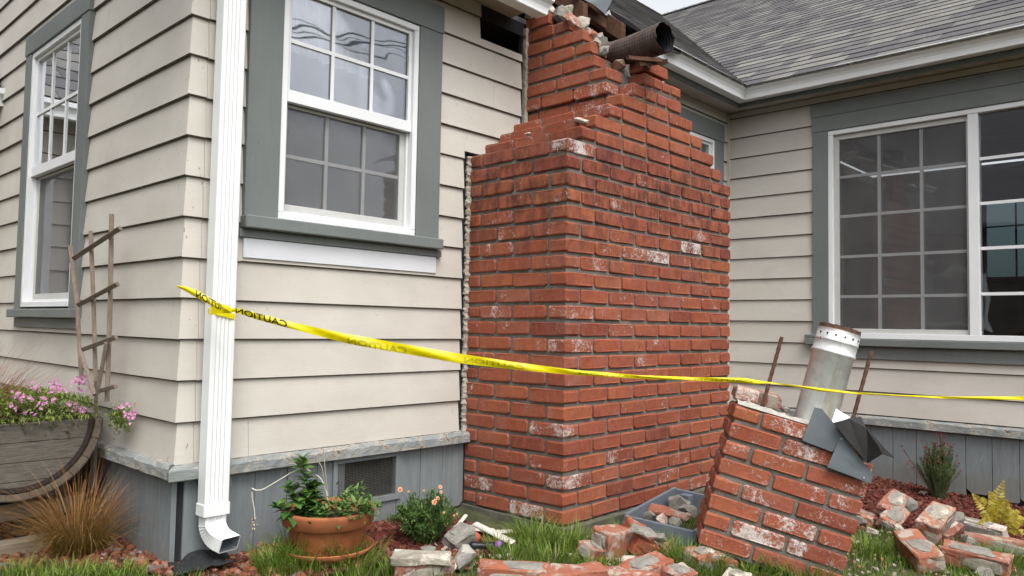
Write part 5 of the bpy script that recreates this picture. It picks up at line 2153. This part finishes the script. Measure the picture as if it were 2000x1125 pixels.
M['crumb'] = mat_rock('mortar_crumbs', [(0, (.30, .27, .22)), (.4, (.42, .38, .31)), (.6, (.30, .10, .06)), (.85, (.36, .14, .08)), (1, (.52, .48, .41))])
for nm_, P_, n_ in (('rubble_crumbs', [(1.0, -.75), (1.3, -.62), (1.75, -.66), (1.75, -1.15), (1.45, -1.35), (.9, -.95)], 520), ('rubble_crumbs', [(1.6, -1.3), (2.1, -1.1), (2.7, -1.1), (2.9, -1.5), (2.6, -2.2), (1.9, -1.9)], 620), ('rubble_crumbs', [(.65, -.35), (1.2, -.35), (1.3, -.6), (.8, -.7)], 220)):
    rocks(nm_, P_, n_, .003, .011, M['crumb'], {520: 'mortar and brick crumbs in front of the chimney', 620: 'mortar and brick crumbs round the right-hand heap', 220: 'mortar crumbs beside the bush'}[n_], 'rubble', 1, zoff=.012)

# ------------------------------------------------------------------ bronze sedge
def clump(name, c, n, rad_, L0, L1, wd, cu0, cu1, mat, label, cat, seg=5, lean=None):
    P, D, L, Wd, cu = [], [], [], [], []
    for _ in range(n):
        a = RN.uniform(0, 6.283)
        rr = rad_ * math.sqrt(RN.random())
        x, y = c.x + rr * math.cos(a), c.y + rr * math.sin(a)
        a2 = a + RN.uniform(-.5, .5)
        d = Vector((math.cos(a2), math.sin(a2)))
        if lean: d = (d + Vector(lean) * RN.random()).normalized()
        P.append((x, y, c.z - .01))
        D.append((d.x, d.y))
        L.append(RN.uniform(L0, L1))
        Wd.append(wd * RN.uniform(.6, 1.3))
        cu.append(RN.uniform(cu0, cu1))
    me = blades_mesh(name, P, D, L, Wd, cu, mat, seg, 1.3, .85)
    return me


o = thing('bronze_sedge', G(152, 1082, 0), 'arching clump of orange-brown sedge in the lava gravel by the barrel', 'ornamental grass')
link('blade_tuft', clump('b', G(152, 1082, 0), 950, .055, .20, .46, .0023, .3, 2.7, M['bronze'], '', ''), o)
o = thing('red_sedge', Vector((-.46, .80, BZC)), 'wispy red-brown sedge growing at the back of the barrel planter', 'ornamental grass')
link('blade_tuft', clump('b', Vector((-.44, .85, BZC - .02)), 560, .15, .20, .42, .0028, .4, 2.2, M['redgrass'], '', ''), o)


# ------------------------------------------------------------------ flowers in the barrel
def floret(mb, c, nrm, r, n=5, rr=None):
    a = nrm.orthogonal().normalized()
    b = nrm.cross(a)
    for k in range(n):
        an = 6.283 * k / n + RN.uniform(-.2, .2)
        d = a * math.cos(an) + b * math.sin(an)
        s = nrm.cross(d)
        mb.add([c, c + d * r * .6 + s * r * .38 + nrm * r * .1, c + d * r + nrm * r * .05, c + d * r * .6 - s * r * .38 + nrm * r * .1], [(0, 1, 2, 3)])


o = thing('pink_trailing_flowers', Vector((-.33, .75, BZC)), 'fine green foliage with clusters of pink flowers filling the barrel planter', 'flowers')
mb, fm = MB(), MB()
def mound(x, y):
    return BZC + .012 + .075 * max(0, 1 - ((x + .34) / .34) ** 4) * max(0, 1 - ((y - .80) / .42) ** 4) + .035 * noise.noise(Vector((x * 11, y * 11, 0)))
for _ in range(9500):
    x, y = RN.uniform(-.70, -.075), RN.uniform(.485, 1.2)
    top = mound(x, y)
    z = top - abs(RN.gauss(0, .035))
    if y < .52: z -= RN.random() ** 2 * .05
    v, f = leaf_verts(Vector((x, y, z)), rvec(RN, -.1), Vector((0, 0, 1)), RN.uniform(.012, .026), RN.uniform(.004, .008), .2)
    mb.add(v, f)
sp = on(232, 812, 0, -.06)
for _ in range(700):
    q = sp + Vector((RN.gauss(0, .015), RN.gauss(0, .035), RN.gauss(0, .022)))
    v, f = leaf_verts(q, rvec(RN), Vector((0, 0, 1)), RN.uniform(.010, .02), RN.uniform(.004, .007), .2)
    mb.add(v, f)
for _ in range(150):      # trailing stems
    x = RN.uniform(-.6, -.09)
    q = Vector((x, .485, BZC + .02))
    v, f = leaf_verts(q, Vector((RN.uniform(-1, 1), -.6, RN.uniform(-.9, .5))), Vector((0, 0, 1)), RN.uniform(.012, .034), .005, .3)
    mb.add(v, f)
mb.build('foliage', M['leafC'], o)
cl = [(22, 788), (40, 778), (36, 770), (54, 780), (74, 782), (100, 782), (104, 748), (96, 756), (110, 760), (118, 752), (134, 786), (150, 798), (163, 796), (140, 748), (150, 742), (160, 740), (165, 750), (178, 764), (52, 808), (62, 752), (72, 760), (78, 792), (26, 766), (155, 760), (128, 765), (245, 790), (250, 806), (258, 820), (222, 800), (246, 812)]
for (u, v) in cl:
    P_ = on(u, v, 1, .50 + RN.uniform(0, .03)) if u < 200 else on(u, v, 0, -.075)
    if v < 770 and u < 200: P_ = on(u, v, 1, .62 + RN.uniform(0, .1))
    fm = MB()
    for _ in range(RN.randrange(3, 7)):
        q = P_ + Vector((RN.gauss(0, .012), RN.gauss(0, .012), RN.gauss(0, .010)))
        floret(fm, q, (Vector((-.4, -.7, .5)) + rvec(RN) * .6).normalized(), RN.uniform(.006, .0095))
    tag(fm.build('flower_cluster', M['pink'], o), kind='stuff')

# ------------------------------------------------------------------ plants in the pot
ptop = PC + Vector((0, 0, .122))
pl = thing('tall_leafy_plant', ptop, 'upright glossy-leaved plant on the left side of the terracotta pot', 'potted plant')
lv = []
for s in range(4):
    mbx = MB()
    v, f = leaf_verts(Vector((0, 0, 0)), Vector((1, 0, .1)), Vector((0, 0, 1)), .062, .046 + .005 * (s % 2), .22 + .1 * s, .12)
    mbx.add(v, f)
    me = mbx.mesh('leaf', M['leafA'])
    me.polygons.foreach_set('use_smooth', [True] * len(me.polygons))
    lv.append(me)
stems = [((-.065, .0), (590, 893), .30), ((-.075, -.01), (562, 945), .2), ((-.05, .01), (612, 940), .2), ((-.085, -.02), (538, 985), .15), ((-.055, -.02), (596, 960), .15)]
for (dx, dy), (u, v), h in stems:
    b0 = ptop + Vector((dx, dy, 0))
    dep = (b0 - CC).dot(Vector(CR[2]))
    t0 = at(u, v, dep)
    mb = MB()
    pts = [b0.lerp(t0, i / 6) for i in range(7)]
    mb.tube(pts, .003, 5)
    mb.build('stem', M['stemg'], pl)
    nl = int(14 + (t0 - b0).length * 150)
    for i in range(nl):
        t = .12 + .88 * i / (nl - 1)
        p_ = b0.lerp(t0, t)
        an = i * 2.4 + RN.uniform(-.4, .4)
        el = -.1 + .9 * t * t + RN.uniform(-.25, .25)
        s_ = (1.0 - .45 * t ** 3) * RN.uniform(.75, 1.15)
        instance('leaf', lv[RN.randrange(4)], pl, p_, (RN.uniform(-.3, .3), -el, an), (s_, s_, s_))
pl2 = thing('low_leafy_plant', ptop, 'low lobed-leaf plants spilling over the right side of the terracotta pot', 'potted plant')
mb = MB()
for (u, v, n_, sg) in ((690, 965, 110, .028), (700, 985, 120, .03), (660, 990, 120, .03), (620, 998, 140, .032), (720, 990, 60, .02)):
    dep = (ptop - CC).dot(Vector(CR[2])) + RN.uniform(-.06, .05)
    c = at(u, v, dep)
    for _ in range(n_):
        q = c + Vector((RN.gauss(0, sg), RN.gauss(0, sg), RN.gauss(0, sg * .55)))
        q.z = max(q.z, ptop.z)
        v_, f_ = leaf_verts(q, rvec(RN, -.2), Vector((0, 0, 1)), RN.uniform(.018, .034), RN.uniform(.009, .018), .3, .1)
        mb.add(v_, f_)
mb.build('foliage', M['leafB'], pl2)
dst = thing('dead_flower_stalk', ptop, 'pale dead flower stalk arching left out of the terracotta pot', 'dried stalk')
dep = (ptop - CC).dot(Vector(CR[2]))
Q = lambda u, v, d=0: at(u, v, dep + d)
mb = MB()
mb.tube([Q(640, 985), Q(638, 960), Q(628, 935), Q(622, 928)], .0016, 5)
mb.tube([Q(622, 928), Q(600, 914), Q(583, 913), Q(565, 922), Q(540, 937), Q(518, 950), Q(508, 954), Q(498, 954), Q(491, 950)], .0020, 5)
mb.tube([Q(491, 958), Q(493, 975), Q(496, 992), Q(497, 1010)], .0017, 5)
mb.build('stalk', M['stemw'], dst)
mb = MB()
mb.tube([Q(641, 985), Q(634, 945), Q(628, 910), Q(618, 893)], .0013, 5)
mb.tube([Q(642, 985), Q(636, 930), Q(632, 890), Q(630, 868)], .0013, 5)
mb.tube([Q(645, 1000), Q(647, 985), Q(649, 975)], .003, 5)
mb.build('side_stalk', M['stemd'], dst)
mb = MB()
for i in range(40):
    q = Q(495 + RN.gauss(0, 1.6), 1015 + RN.uniform(-9, 12))
    v_, f_ = leaf_verts(q, rvec(RN), Vector((0, 0, 1)), .010, .005)
    mb.add(v_, f_)
mb.build('seed_head', M['stemd'], dst)

# ------------------------------------------------------------------ bushes
def bush(name, c, w_, d_, h, n, leafmat, label, ll, lw, nst, up=.35, stem=True):
    o = thing(name, c, label, 'bush')
    mb, sm = MB(), MB()
    tips = []
    for i in range(nst):
        a = RN.uniform(0, 6.283)
        rr = math.sqrt(RN.random())
        hh = h * (1 - .45 * rr * rr) * RN.uniform(.75, 1.08)
        t = c + Vector((w_ / 2 * rr * math.cos(a), d_ / 2 * rr * math.sin(a), hh))
        b = c + Vector((w_ * .12 * math.cos(a), d_ * .12 * math.sin(a), 0))
        m_ = b.lerp(t, .5) + Vector((0, 0, .02)) + Vector((RN.gauss(0, .006), RN.gauss(0, .006), 0))
        sm.tube([b, m_, t], [.0022, .0016, .0009], 4)
        tips.append((b, m_, t))
        for k in range(n):
            s = RN.random() ** .6
            q = b.lerp(m_, s * 2) if s < .5 else m_.lerp(t, s * 2 - 1)
            dv = (rvec(RN) + Vector((0, 0, up)) + (t - b).normalized() * .6).normalized()
            v_, f_ = leaf_verts(q, dv, Vector((0, 0, 1)), ll * RN.uniform(.6, 1.2), lw * RN.uniform(.7, 1.3), .2)
            mb.add(v_, f_)
    sm.build('stems', M['stemg'], o)
    mb.build('foliage', leafmat, o)
    return o, tips


bc = G(830, 1058, 0)
bo, tips = bush('flowering_bush', bc, .33, .25, .20, 46, M['leafB'], 'small green bush with peach daisies in front of the skirting', .024, .0055, 95)
fm, cm = MB(), MB()
for (u, v, s) in ((781, 953, 1), (848, 977, 1.1), (854, 970, .8), (859, 948, .8), (861, 958, .6), (797, 957, .5), (866, 998, .5), (892, 1000, .4), (886, 1003, .4), (827, 955, .4)):
    q = at(u, v, (bc - CC).dot(Vector(CR[2])) - RN.uniform(.0, .06))
    nrm = (Vector((-.5, -.6, .4)) + rvec(RN) * .4).normalized()
    fm = MB()
    floret(fm, q, nrm, .0115 * s, 9)
    fo_ = fm.build('flower', M['peach'], bo)
    cm = MB()
    cm.tube([q, q + nrm * .003], .0038 * s, 8)
    cm.build('flower_centre', M['orange'], fo_)
    st_ = MB()
    st_.tube([q, q.lerp(bc, .35) + Vector((0, 0, .02))], .0010, 4)
    st_.build('flower_stem', M['stemg'], bo)
rc = G(1832, 972, 0)
ro, tips = bush('red_flowered_bush', rc, .25, .22, .33, 40, M['leafD'], 'spindly bush with dark red seed heads against the wing skirting', .026, .0032, 110, .8)
fm = MB()
for (b, m_, t) in tips:
    if RN.random() < .5 and t.z > rc.z + .2:
        for _ in range(RN.randrange(1, 3)):
            q = t + Vector((RN.gauss(0, .012), RN.gauss(0, .012), abs(RN.gauss(0, .014)) + .008))
            fm.tube([q, q + Vector((0, 0, .005))], [.0042, .0035], 6)
            floret(fm, q, (rvec(RN) + Vector((0, 0, 1))).normalized(), .006, 5)
            fm.tube([t, q], .0008, 3)
for (u, v) in ((1760, 870), (1765, 880), (1776, 898), (1783, 912), (1868, 889), (1872, 903), (1875, 917), (1770, 903)):
    q = at(u, v, (rc - CC).dot(Vector(CR[2])))
    fm.tube([q, q + Vector((0, 0, .006))], [.005, .004], 6)
    fm.tube([q, q.lerp(rc, .6)], .0009, 3)
tag(fm.build('seed_heads', M['redfl'], ro), kind='stuff')
# scattered sprig below
# yellow fern
fc_ = G(1958, 1038, 0)
fo = thing('yellow_fern', fc_, 'yellowing fern in the red mulch at the right picture edge', 'fern')
dep = (fc_ - CC).dot(Vector(CR[2]))
fronds = [((1950, 1020), (1935, 985), (1962, 932), .036), ((1945, 1020), (1925, 985), (1896, 960), .034), ((1950, 1010), (1945, 985), (1930, 955), .03), ((1955, 1020), (1960, 1000), (1966, 970), .03), ((1958, 1025), (1985, 1005), (2003, 1015), .03), ((1958, 1028), (1985, 1020), (2000, 1052), .03), ((1950, 1025), (1930, 1010), (1908, 1020), .026), ((1950, 1025), (1940, 1015), (1925, 1040), .022), ((1955, 1022), (1975, 990), (1992, 1000), .024)]
for (p0, p1, p2, wd) in fronds:
    dd = RN.uniform(-.08, .06)
    b_0, b_1, b_2 = at(*p0, dep), at(*p1, dep + dd * .6), at(*p2, dep + dd)
    mb = MB()
    N_ = 17
    prev = None
    vdir = (CC - fc_).normalized()
    cp = []
    for i in range(N_ + 1):
        t = i / N_
        cp.append(b_0 * (1 - t) ** 2 + b_1 * 2 * t * (1 - t) + b_2 * t * t)
    mb.tube(cp, [.0016 * (1 - .7 * i / N_) for i in range(N_ + 1)], 4)
    for i in range(2, N_):
        d = (cp[i + 1] - cp[i - 1]).normalized()
        s = d.cross((vdir + rvec(RN) * .35).normalized()).normalized()
        wl_ = wd * 1.5 * (1 - (i / N_) ** 2) * min(1, i / 4 + .3)
        for sg in (-1, 1):
            v_, f_ = leaf_verts(cp[i], (s * sg + d * .45).normalized(), vdir, wl_, .0125, .12, .05)
            mb.add(v_, f_)
    mb.build('frond', M['fern'], fo)

# ------------------------------------------------------------------ caution tape
m_, t_, out_ = nodes('caution_tape_film')
b_ = NB(t_)
n_ = b_.noise(b_.vscale(b_.pos(), (1, 1, 3)), 30, 4)
c_ = b_.mix(b_.mapr(n_, .3, .7), (.80, .66, .0), (.90, .80, .01))
pr_ = b_.n('ShaderNodeBsdfPrincipled', ins={'Base Color': c_, 'Roughness': .32, 'Specular IOR Level': .4, 'Normal': b_.bump(n_, .35, .004)})
tl_ = b_.n('ShaderNodeBsdfTranslucent', ins={'Color': c_})
mx_ = b_.n('ShaderNodeMixShader', ins={0: .35, 1: pr_.outputs[0], 2: tl_.outputs[0]})
t_.links.new(mx_.outputs[0], out_.inputs[0])
M['tape'] = m_
M['print'] = simple('tape_print', (.02, .018, .006), .5, .1)
M['print_through'] = simple('tape_print_seen_through', (.42, .375, .015), .45, .08)
# picture x, top y, bottom y, distance
TP = [(345, 558, 561, 2.56), (362, 560, 570, 2.56), (385, 568, 583, 2.56), (405, 579, 594, 2.56), (425, 591, 604, 2.555), (440, 599, 607, 2.56), (452, 602, 609, 2.58), (470, 603, 614, 2.60), (500, 611, 624, 2.60), (530, 619, 632, 2.60), (560, 627, 640, 2.61), (610, 638, 653, 2.62), (660, 649, 666, 2.63), (690, 654, 673, 2.63), (745, 664, 683, 2.64), (790, 672, 690.5, 2.65), (890, 689, 708, 2.67), (1000, 706, 721, 2.69), (1125, 722, 732, 2.71), (1250, 732, 739, 2.73), (1362, 736, 743, 2.74), (1450, 737, 747, 2.74), (1475, 741, 750, 2.74), (1500, 745, 748, 2.74), (1550, 751, 754, 2.73), (1595, 756, 763, 2.72), (1660, 764, 768, 2.71), (1750, 770, 773, 2.69), (1850, 773.5, 778, 2.68), (2000, 773, 781, 2.66), (2300, 780, 792, 2.62), (3000, 790, 812, 2.4), (4200, 800, 830, 2.0)]
PM_ = [(at(u, (a + b) / 2, d), (at(u, a, d) - at(u, b, d)) / 2) for u, a, b, d in TP]
SL = [0]
for (p, _), (q, __) in zip(PM_[:-1], PM_[1:]):
    SL.append(SL[-1] + (q - p).length)


def tape_at(s, w_, off=0.0):
    for i in range(len(SL) - 1):
        if s <= SL[i + 1] or i == len(SL) - 2:
            t = (s - SL[i]) / (SL[i + 1] - SL[i])
            c = PM_[i][0].lerp(PM_[i + 1][0], t)
            h = PM_[i][1].lerp(PM_[i + 1][1], t)
            v = (CC - c).normalized()
            bul = .004 * math.cos(w_ * 1.5) + .003 * math.sin(s * 23 + w_ * 2)
            return c + h * w_ + v * (bul + off)


tp = thing('caution_tape', PM_[5][0], 'yellow caution tape tied to the downspout and stretched across the chimney', 'caution tape')
mb = MB()
NN = 380
mb.grid(lambda u, v: tape_at(u * SL[-1], v * 2 - 1), NN, 6)
mb.build('tape_band', M['tape'], tp, smooth=True)


def s_of(u):
    for i in range(len(TP) - 1):
        if TP[i][0] <= u <= TP[i + 1][0]:
            return SL[i] + (SL[i + 1] - SL[i]) * (u - TP[i][0]) / (TP[i + 1][0] - TP[i][0])


cu_ = bpy.data.curves.new('txt', 'FONT')
cu_.body = 'CAUTION'
cu_.offset = .018
to = bpy.data.objects.new('txt', cu_)
COL.objects.link(to)
bpy.context.view_layer.update()
tm = bpy.data.meshes.new_from_object(to.evaluated_get(bpy.context.evaluated_depsgraph_get()))
bpy.data.objects.remove(to)
bm = bmesh.new()
bm.from_mesh(tm)
bmesh.ops.triangulate(bm, faces=bm.faces[:])
for _ in range(3):
    bmesh.ops.subdivide_edges(bm, edges=[e for e in bm.edges if e.calc_length() > .12], cuts=1)
    bmesh.ops.triangulate(bm, faces=bm.faces[:])
bm.to_mesh(tm)
bm.free()
co = [v.co.copy() for v in tm.vertices]
fs = [tuple(p.vertices) for p in tm.polygons]
bx0, bx1 = min(c.x for c in co), max(c.x for c in co)
by0, by1 = min(c.y for c in co), max(c.y for c in co)


def print_word(uL, uR, w0, w1, mat):
    """mirrored, as the film is seen from its back"""
    sL, sR = s_of(uL), s_of(uR)
    mb = MB()
    mb.add([tape_at(sR - (c.x - bx0) / (bx1 - bx0) * (sR - sL), w0 + (c.y - by0) / (by1 - by0) * (w1 - w0), .0022) for c in co], fs)
    return mb.build('printed_word', mat, tp)


print_word(382, 450, -.85, .95, M['print'])
print_word(459, 560, -1.0, .98, M['print'])
print_word(678, 793, -1.0, .35, M['print_through'])
print_word(906, 1024, -.55, .45, M['print_through'])
print_word(1130, 1248, -.6, .5, M['print_through'])
print_word(1355, 1470, -.6, .5, M['print_through'])
# knot and tail round the downspout
kn = MB()
kp = at(440, 602, 2.545)
kn.add([at(411, 588, 2.555), at(440, 598, 2.545), at(456, 606, 2.55), at(446, 612, 2.55), at(424, 612, 2.555), at(410, 616, 2.56)], [(0, 1, 3, 4), (0, 4, 5), (1, 2, 3)])
kn.build('knot_tail', M['tape'], tp, solid=.001)
kn = MB()
kn.tube([at(434, 598, 2.54), at(441, 602, 2.535), at(450, 607, 2.54), at(458, 606, 2.56)], [.006, .009, .009, .004], 7)
kn.build('knot', M['tape'], tp)
wr = MB()
wr.grid(lambda u, v: Vector((DX0 - .004 + (DX1 - DX0 + .008) * u, DY0 - .003 if 0 < u < 1 else DY0 + .03, 0)) + Vector((0, 0, .885 - .02 * u + .02 * v)), 8, 2)
wr.build('loop_round_downspout', M['tape'], tp)

# ------------------------------------------------------------------ across the street (seen only in the panes)
M['added_wall'] = simple('added_house_wall', (.10, .085, .07), .85, .2, 3)
M['farleaf'] = simple('far_tree_leaf', (.05, .07, .03), .7, .4, 3)


def street_tree(loc, h, r, label):
    o = thing('street_tree', loc, label, 'tree', 'trees across the street')
    loc = Vector(loc)
    mb = MB()
    mb.tube([loc, loc + Vector((.05, 0, h * .3)), loc + Vector((0, .1, h * .6))], [.16, .12, .05], 8)
    for k in range(5):
        a = k * 1.3
        mb.tube([loc + Vector((.03, 0, h * .35)), loc + Vector((math.cos(a) * r * .6, math.sin(a) * r * .6, h * .65))], [.07, .02], 6)
    mb.build('trunk', M['rafter'], o)
    lb = MB()
    cs = [loc + Vector((RN.gauss(0, r * .42), RN.gauss(0, r * .42), h * .62 + RN.gauss(0, h * .13))) for _ in range(26)]
    for _ in range(1700):
        c = RN.choice(cs)
        q = c + rvec(RN) * r * .36 * RN.random() ** .4
        v_, f_ = leaf_verts(q, rvec(RN), Vector((0, 0, 1)), .17 * r, .12 * r)
        lb.add(v_, f_)
    lb.build('crown', M['farleaf'], o)


street_tree((3.5, -15, -.24), 3.6, 1.6, 'rounded street tree opposite the front window')
street_tree((7.6, -16, -.24), 3.0, 1.5, 'low street tree opposite the chimney')
street_tree((11.5, -15, -.24), 3.9, 1.8, 'taller street tree at the far side')
street_tree((-9, -13, -.24), 4.2, 2.0, 'broad street tree on the photographer\'s left')
nb_ = thing('added_dark_house', (-11, 2, 0), 'brown-shingled house next door, seen only as a dark reflection in the wing window', 'house')  # unseen house added to give the wing panes a dim reflection
mb = MB()
mb.box(-15, -9.5, -5, 9, -.2, 3.2)
mb.build('wall', M['added_wall'], nb_)
mb = MB()
mb.prism([(-9.0, 3.0), (-9.0, 3.1), (-12.2, 6.2), (-15.5, 3.1), (-15.5, 3.0)], lambda p, q: (p, -5.4, q), lambda p, q: (p, 9.4, q))
mb.build('roof', M['shingle'], nb_)
for y_ in (-3.2, 1.0, 5.0):
    mb = MB()
    mb.box(-9.52, -9.46, y_, y_ + 1.3, 1.0, 2.3)
    w_ = mb.build('window', M['white'], nb_)
    mb = MB()
    mb.box(-9.46, -9.45, y_ + .08, y_ + 1.22, 1.08, 2.22)
    mb.build('pane', M['glass'], w_)
rd = MB()
rd.box(-60, 60, -12.5, -7, -.26, -.236)
tag(rd.build('road', M['asphalt']), kind='structure')
GW = 'overhead lines across the street'
for i, (z0_, z1_, r_) in enumerate(((7.29, 7.69, .02), (7.12, 7.56, .02), (7.39, 7.42, .008), (7.23, 7.30, .008))):
    wm = MB()
    sl_ = (z1_ - z0_) / 3.3
    wm.tube([(x, -12, z0_ + sl_ * (x - 7.4) + .0012 * (x - 9) ** 2 - .0) for x in range(-12, 31, 2)], r_, 6, cap=False)
    tag(wm.build('overhead_wire', M['wire'], None, (9, -12, 7)), ['thick upper overhead cable reflected in the front window', 'thick lower overhead cable reflected in the front window', 'thin upper overhead wire reflected in the front window', 'thin lower overhead wire reflected in the front window'][i], 'wire', GW)
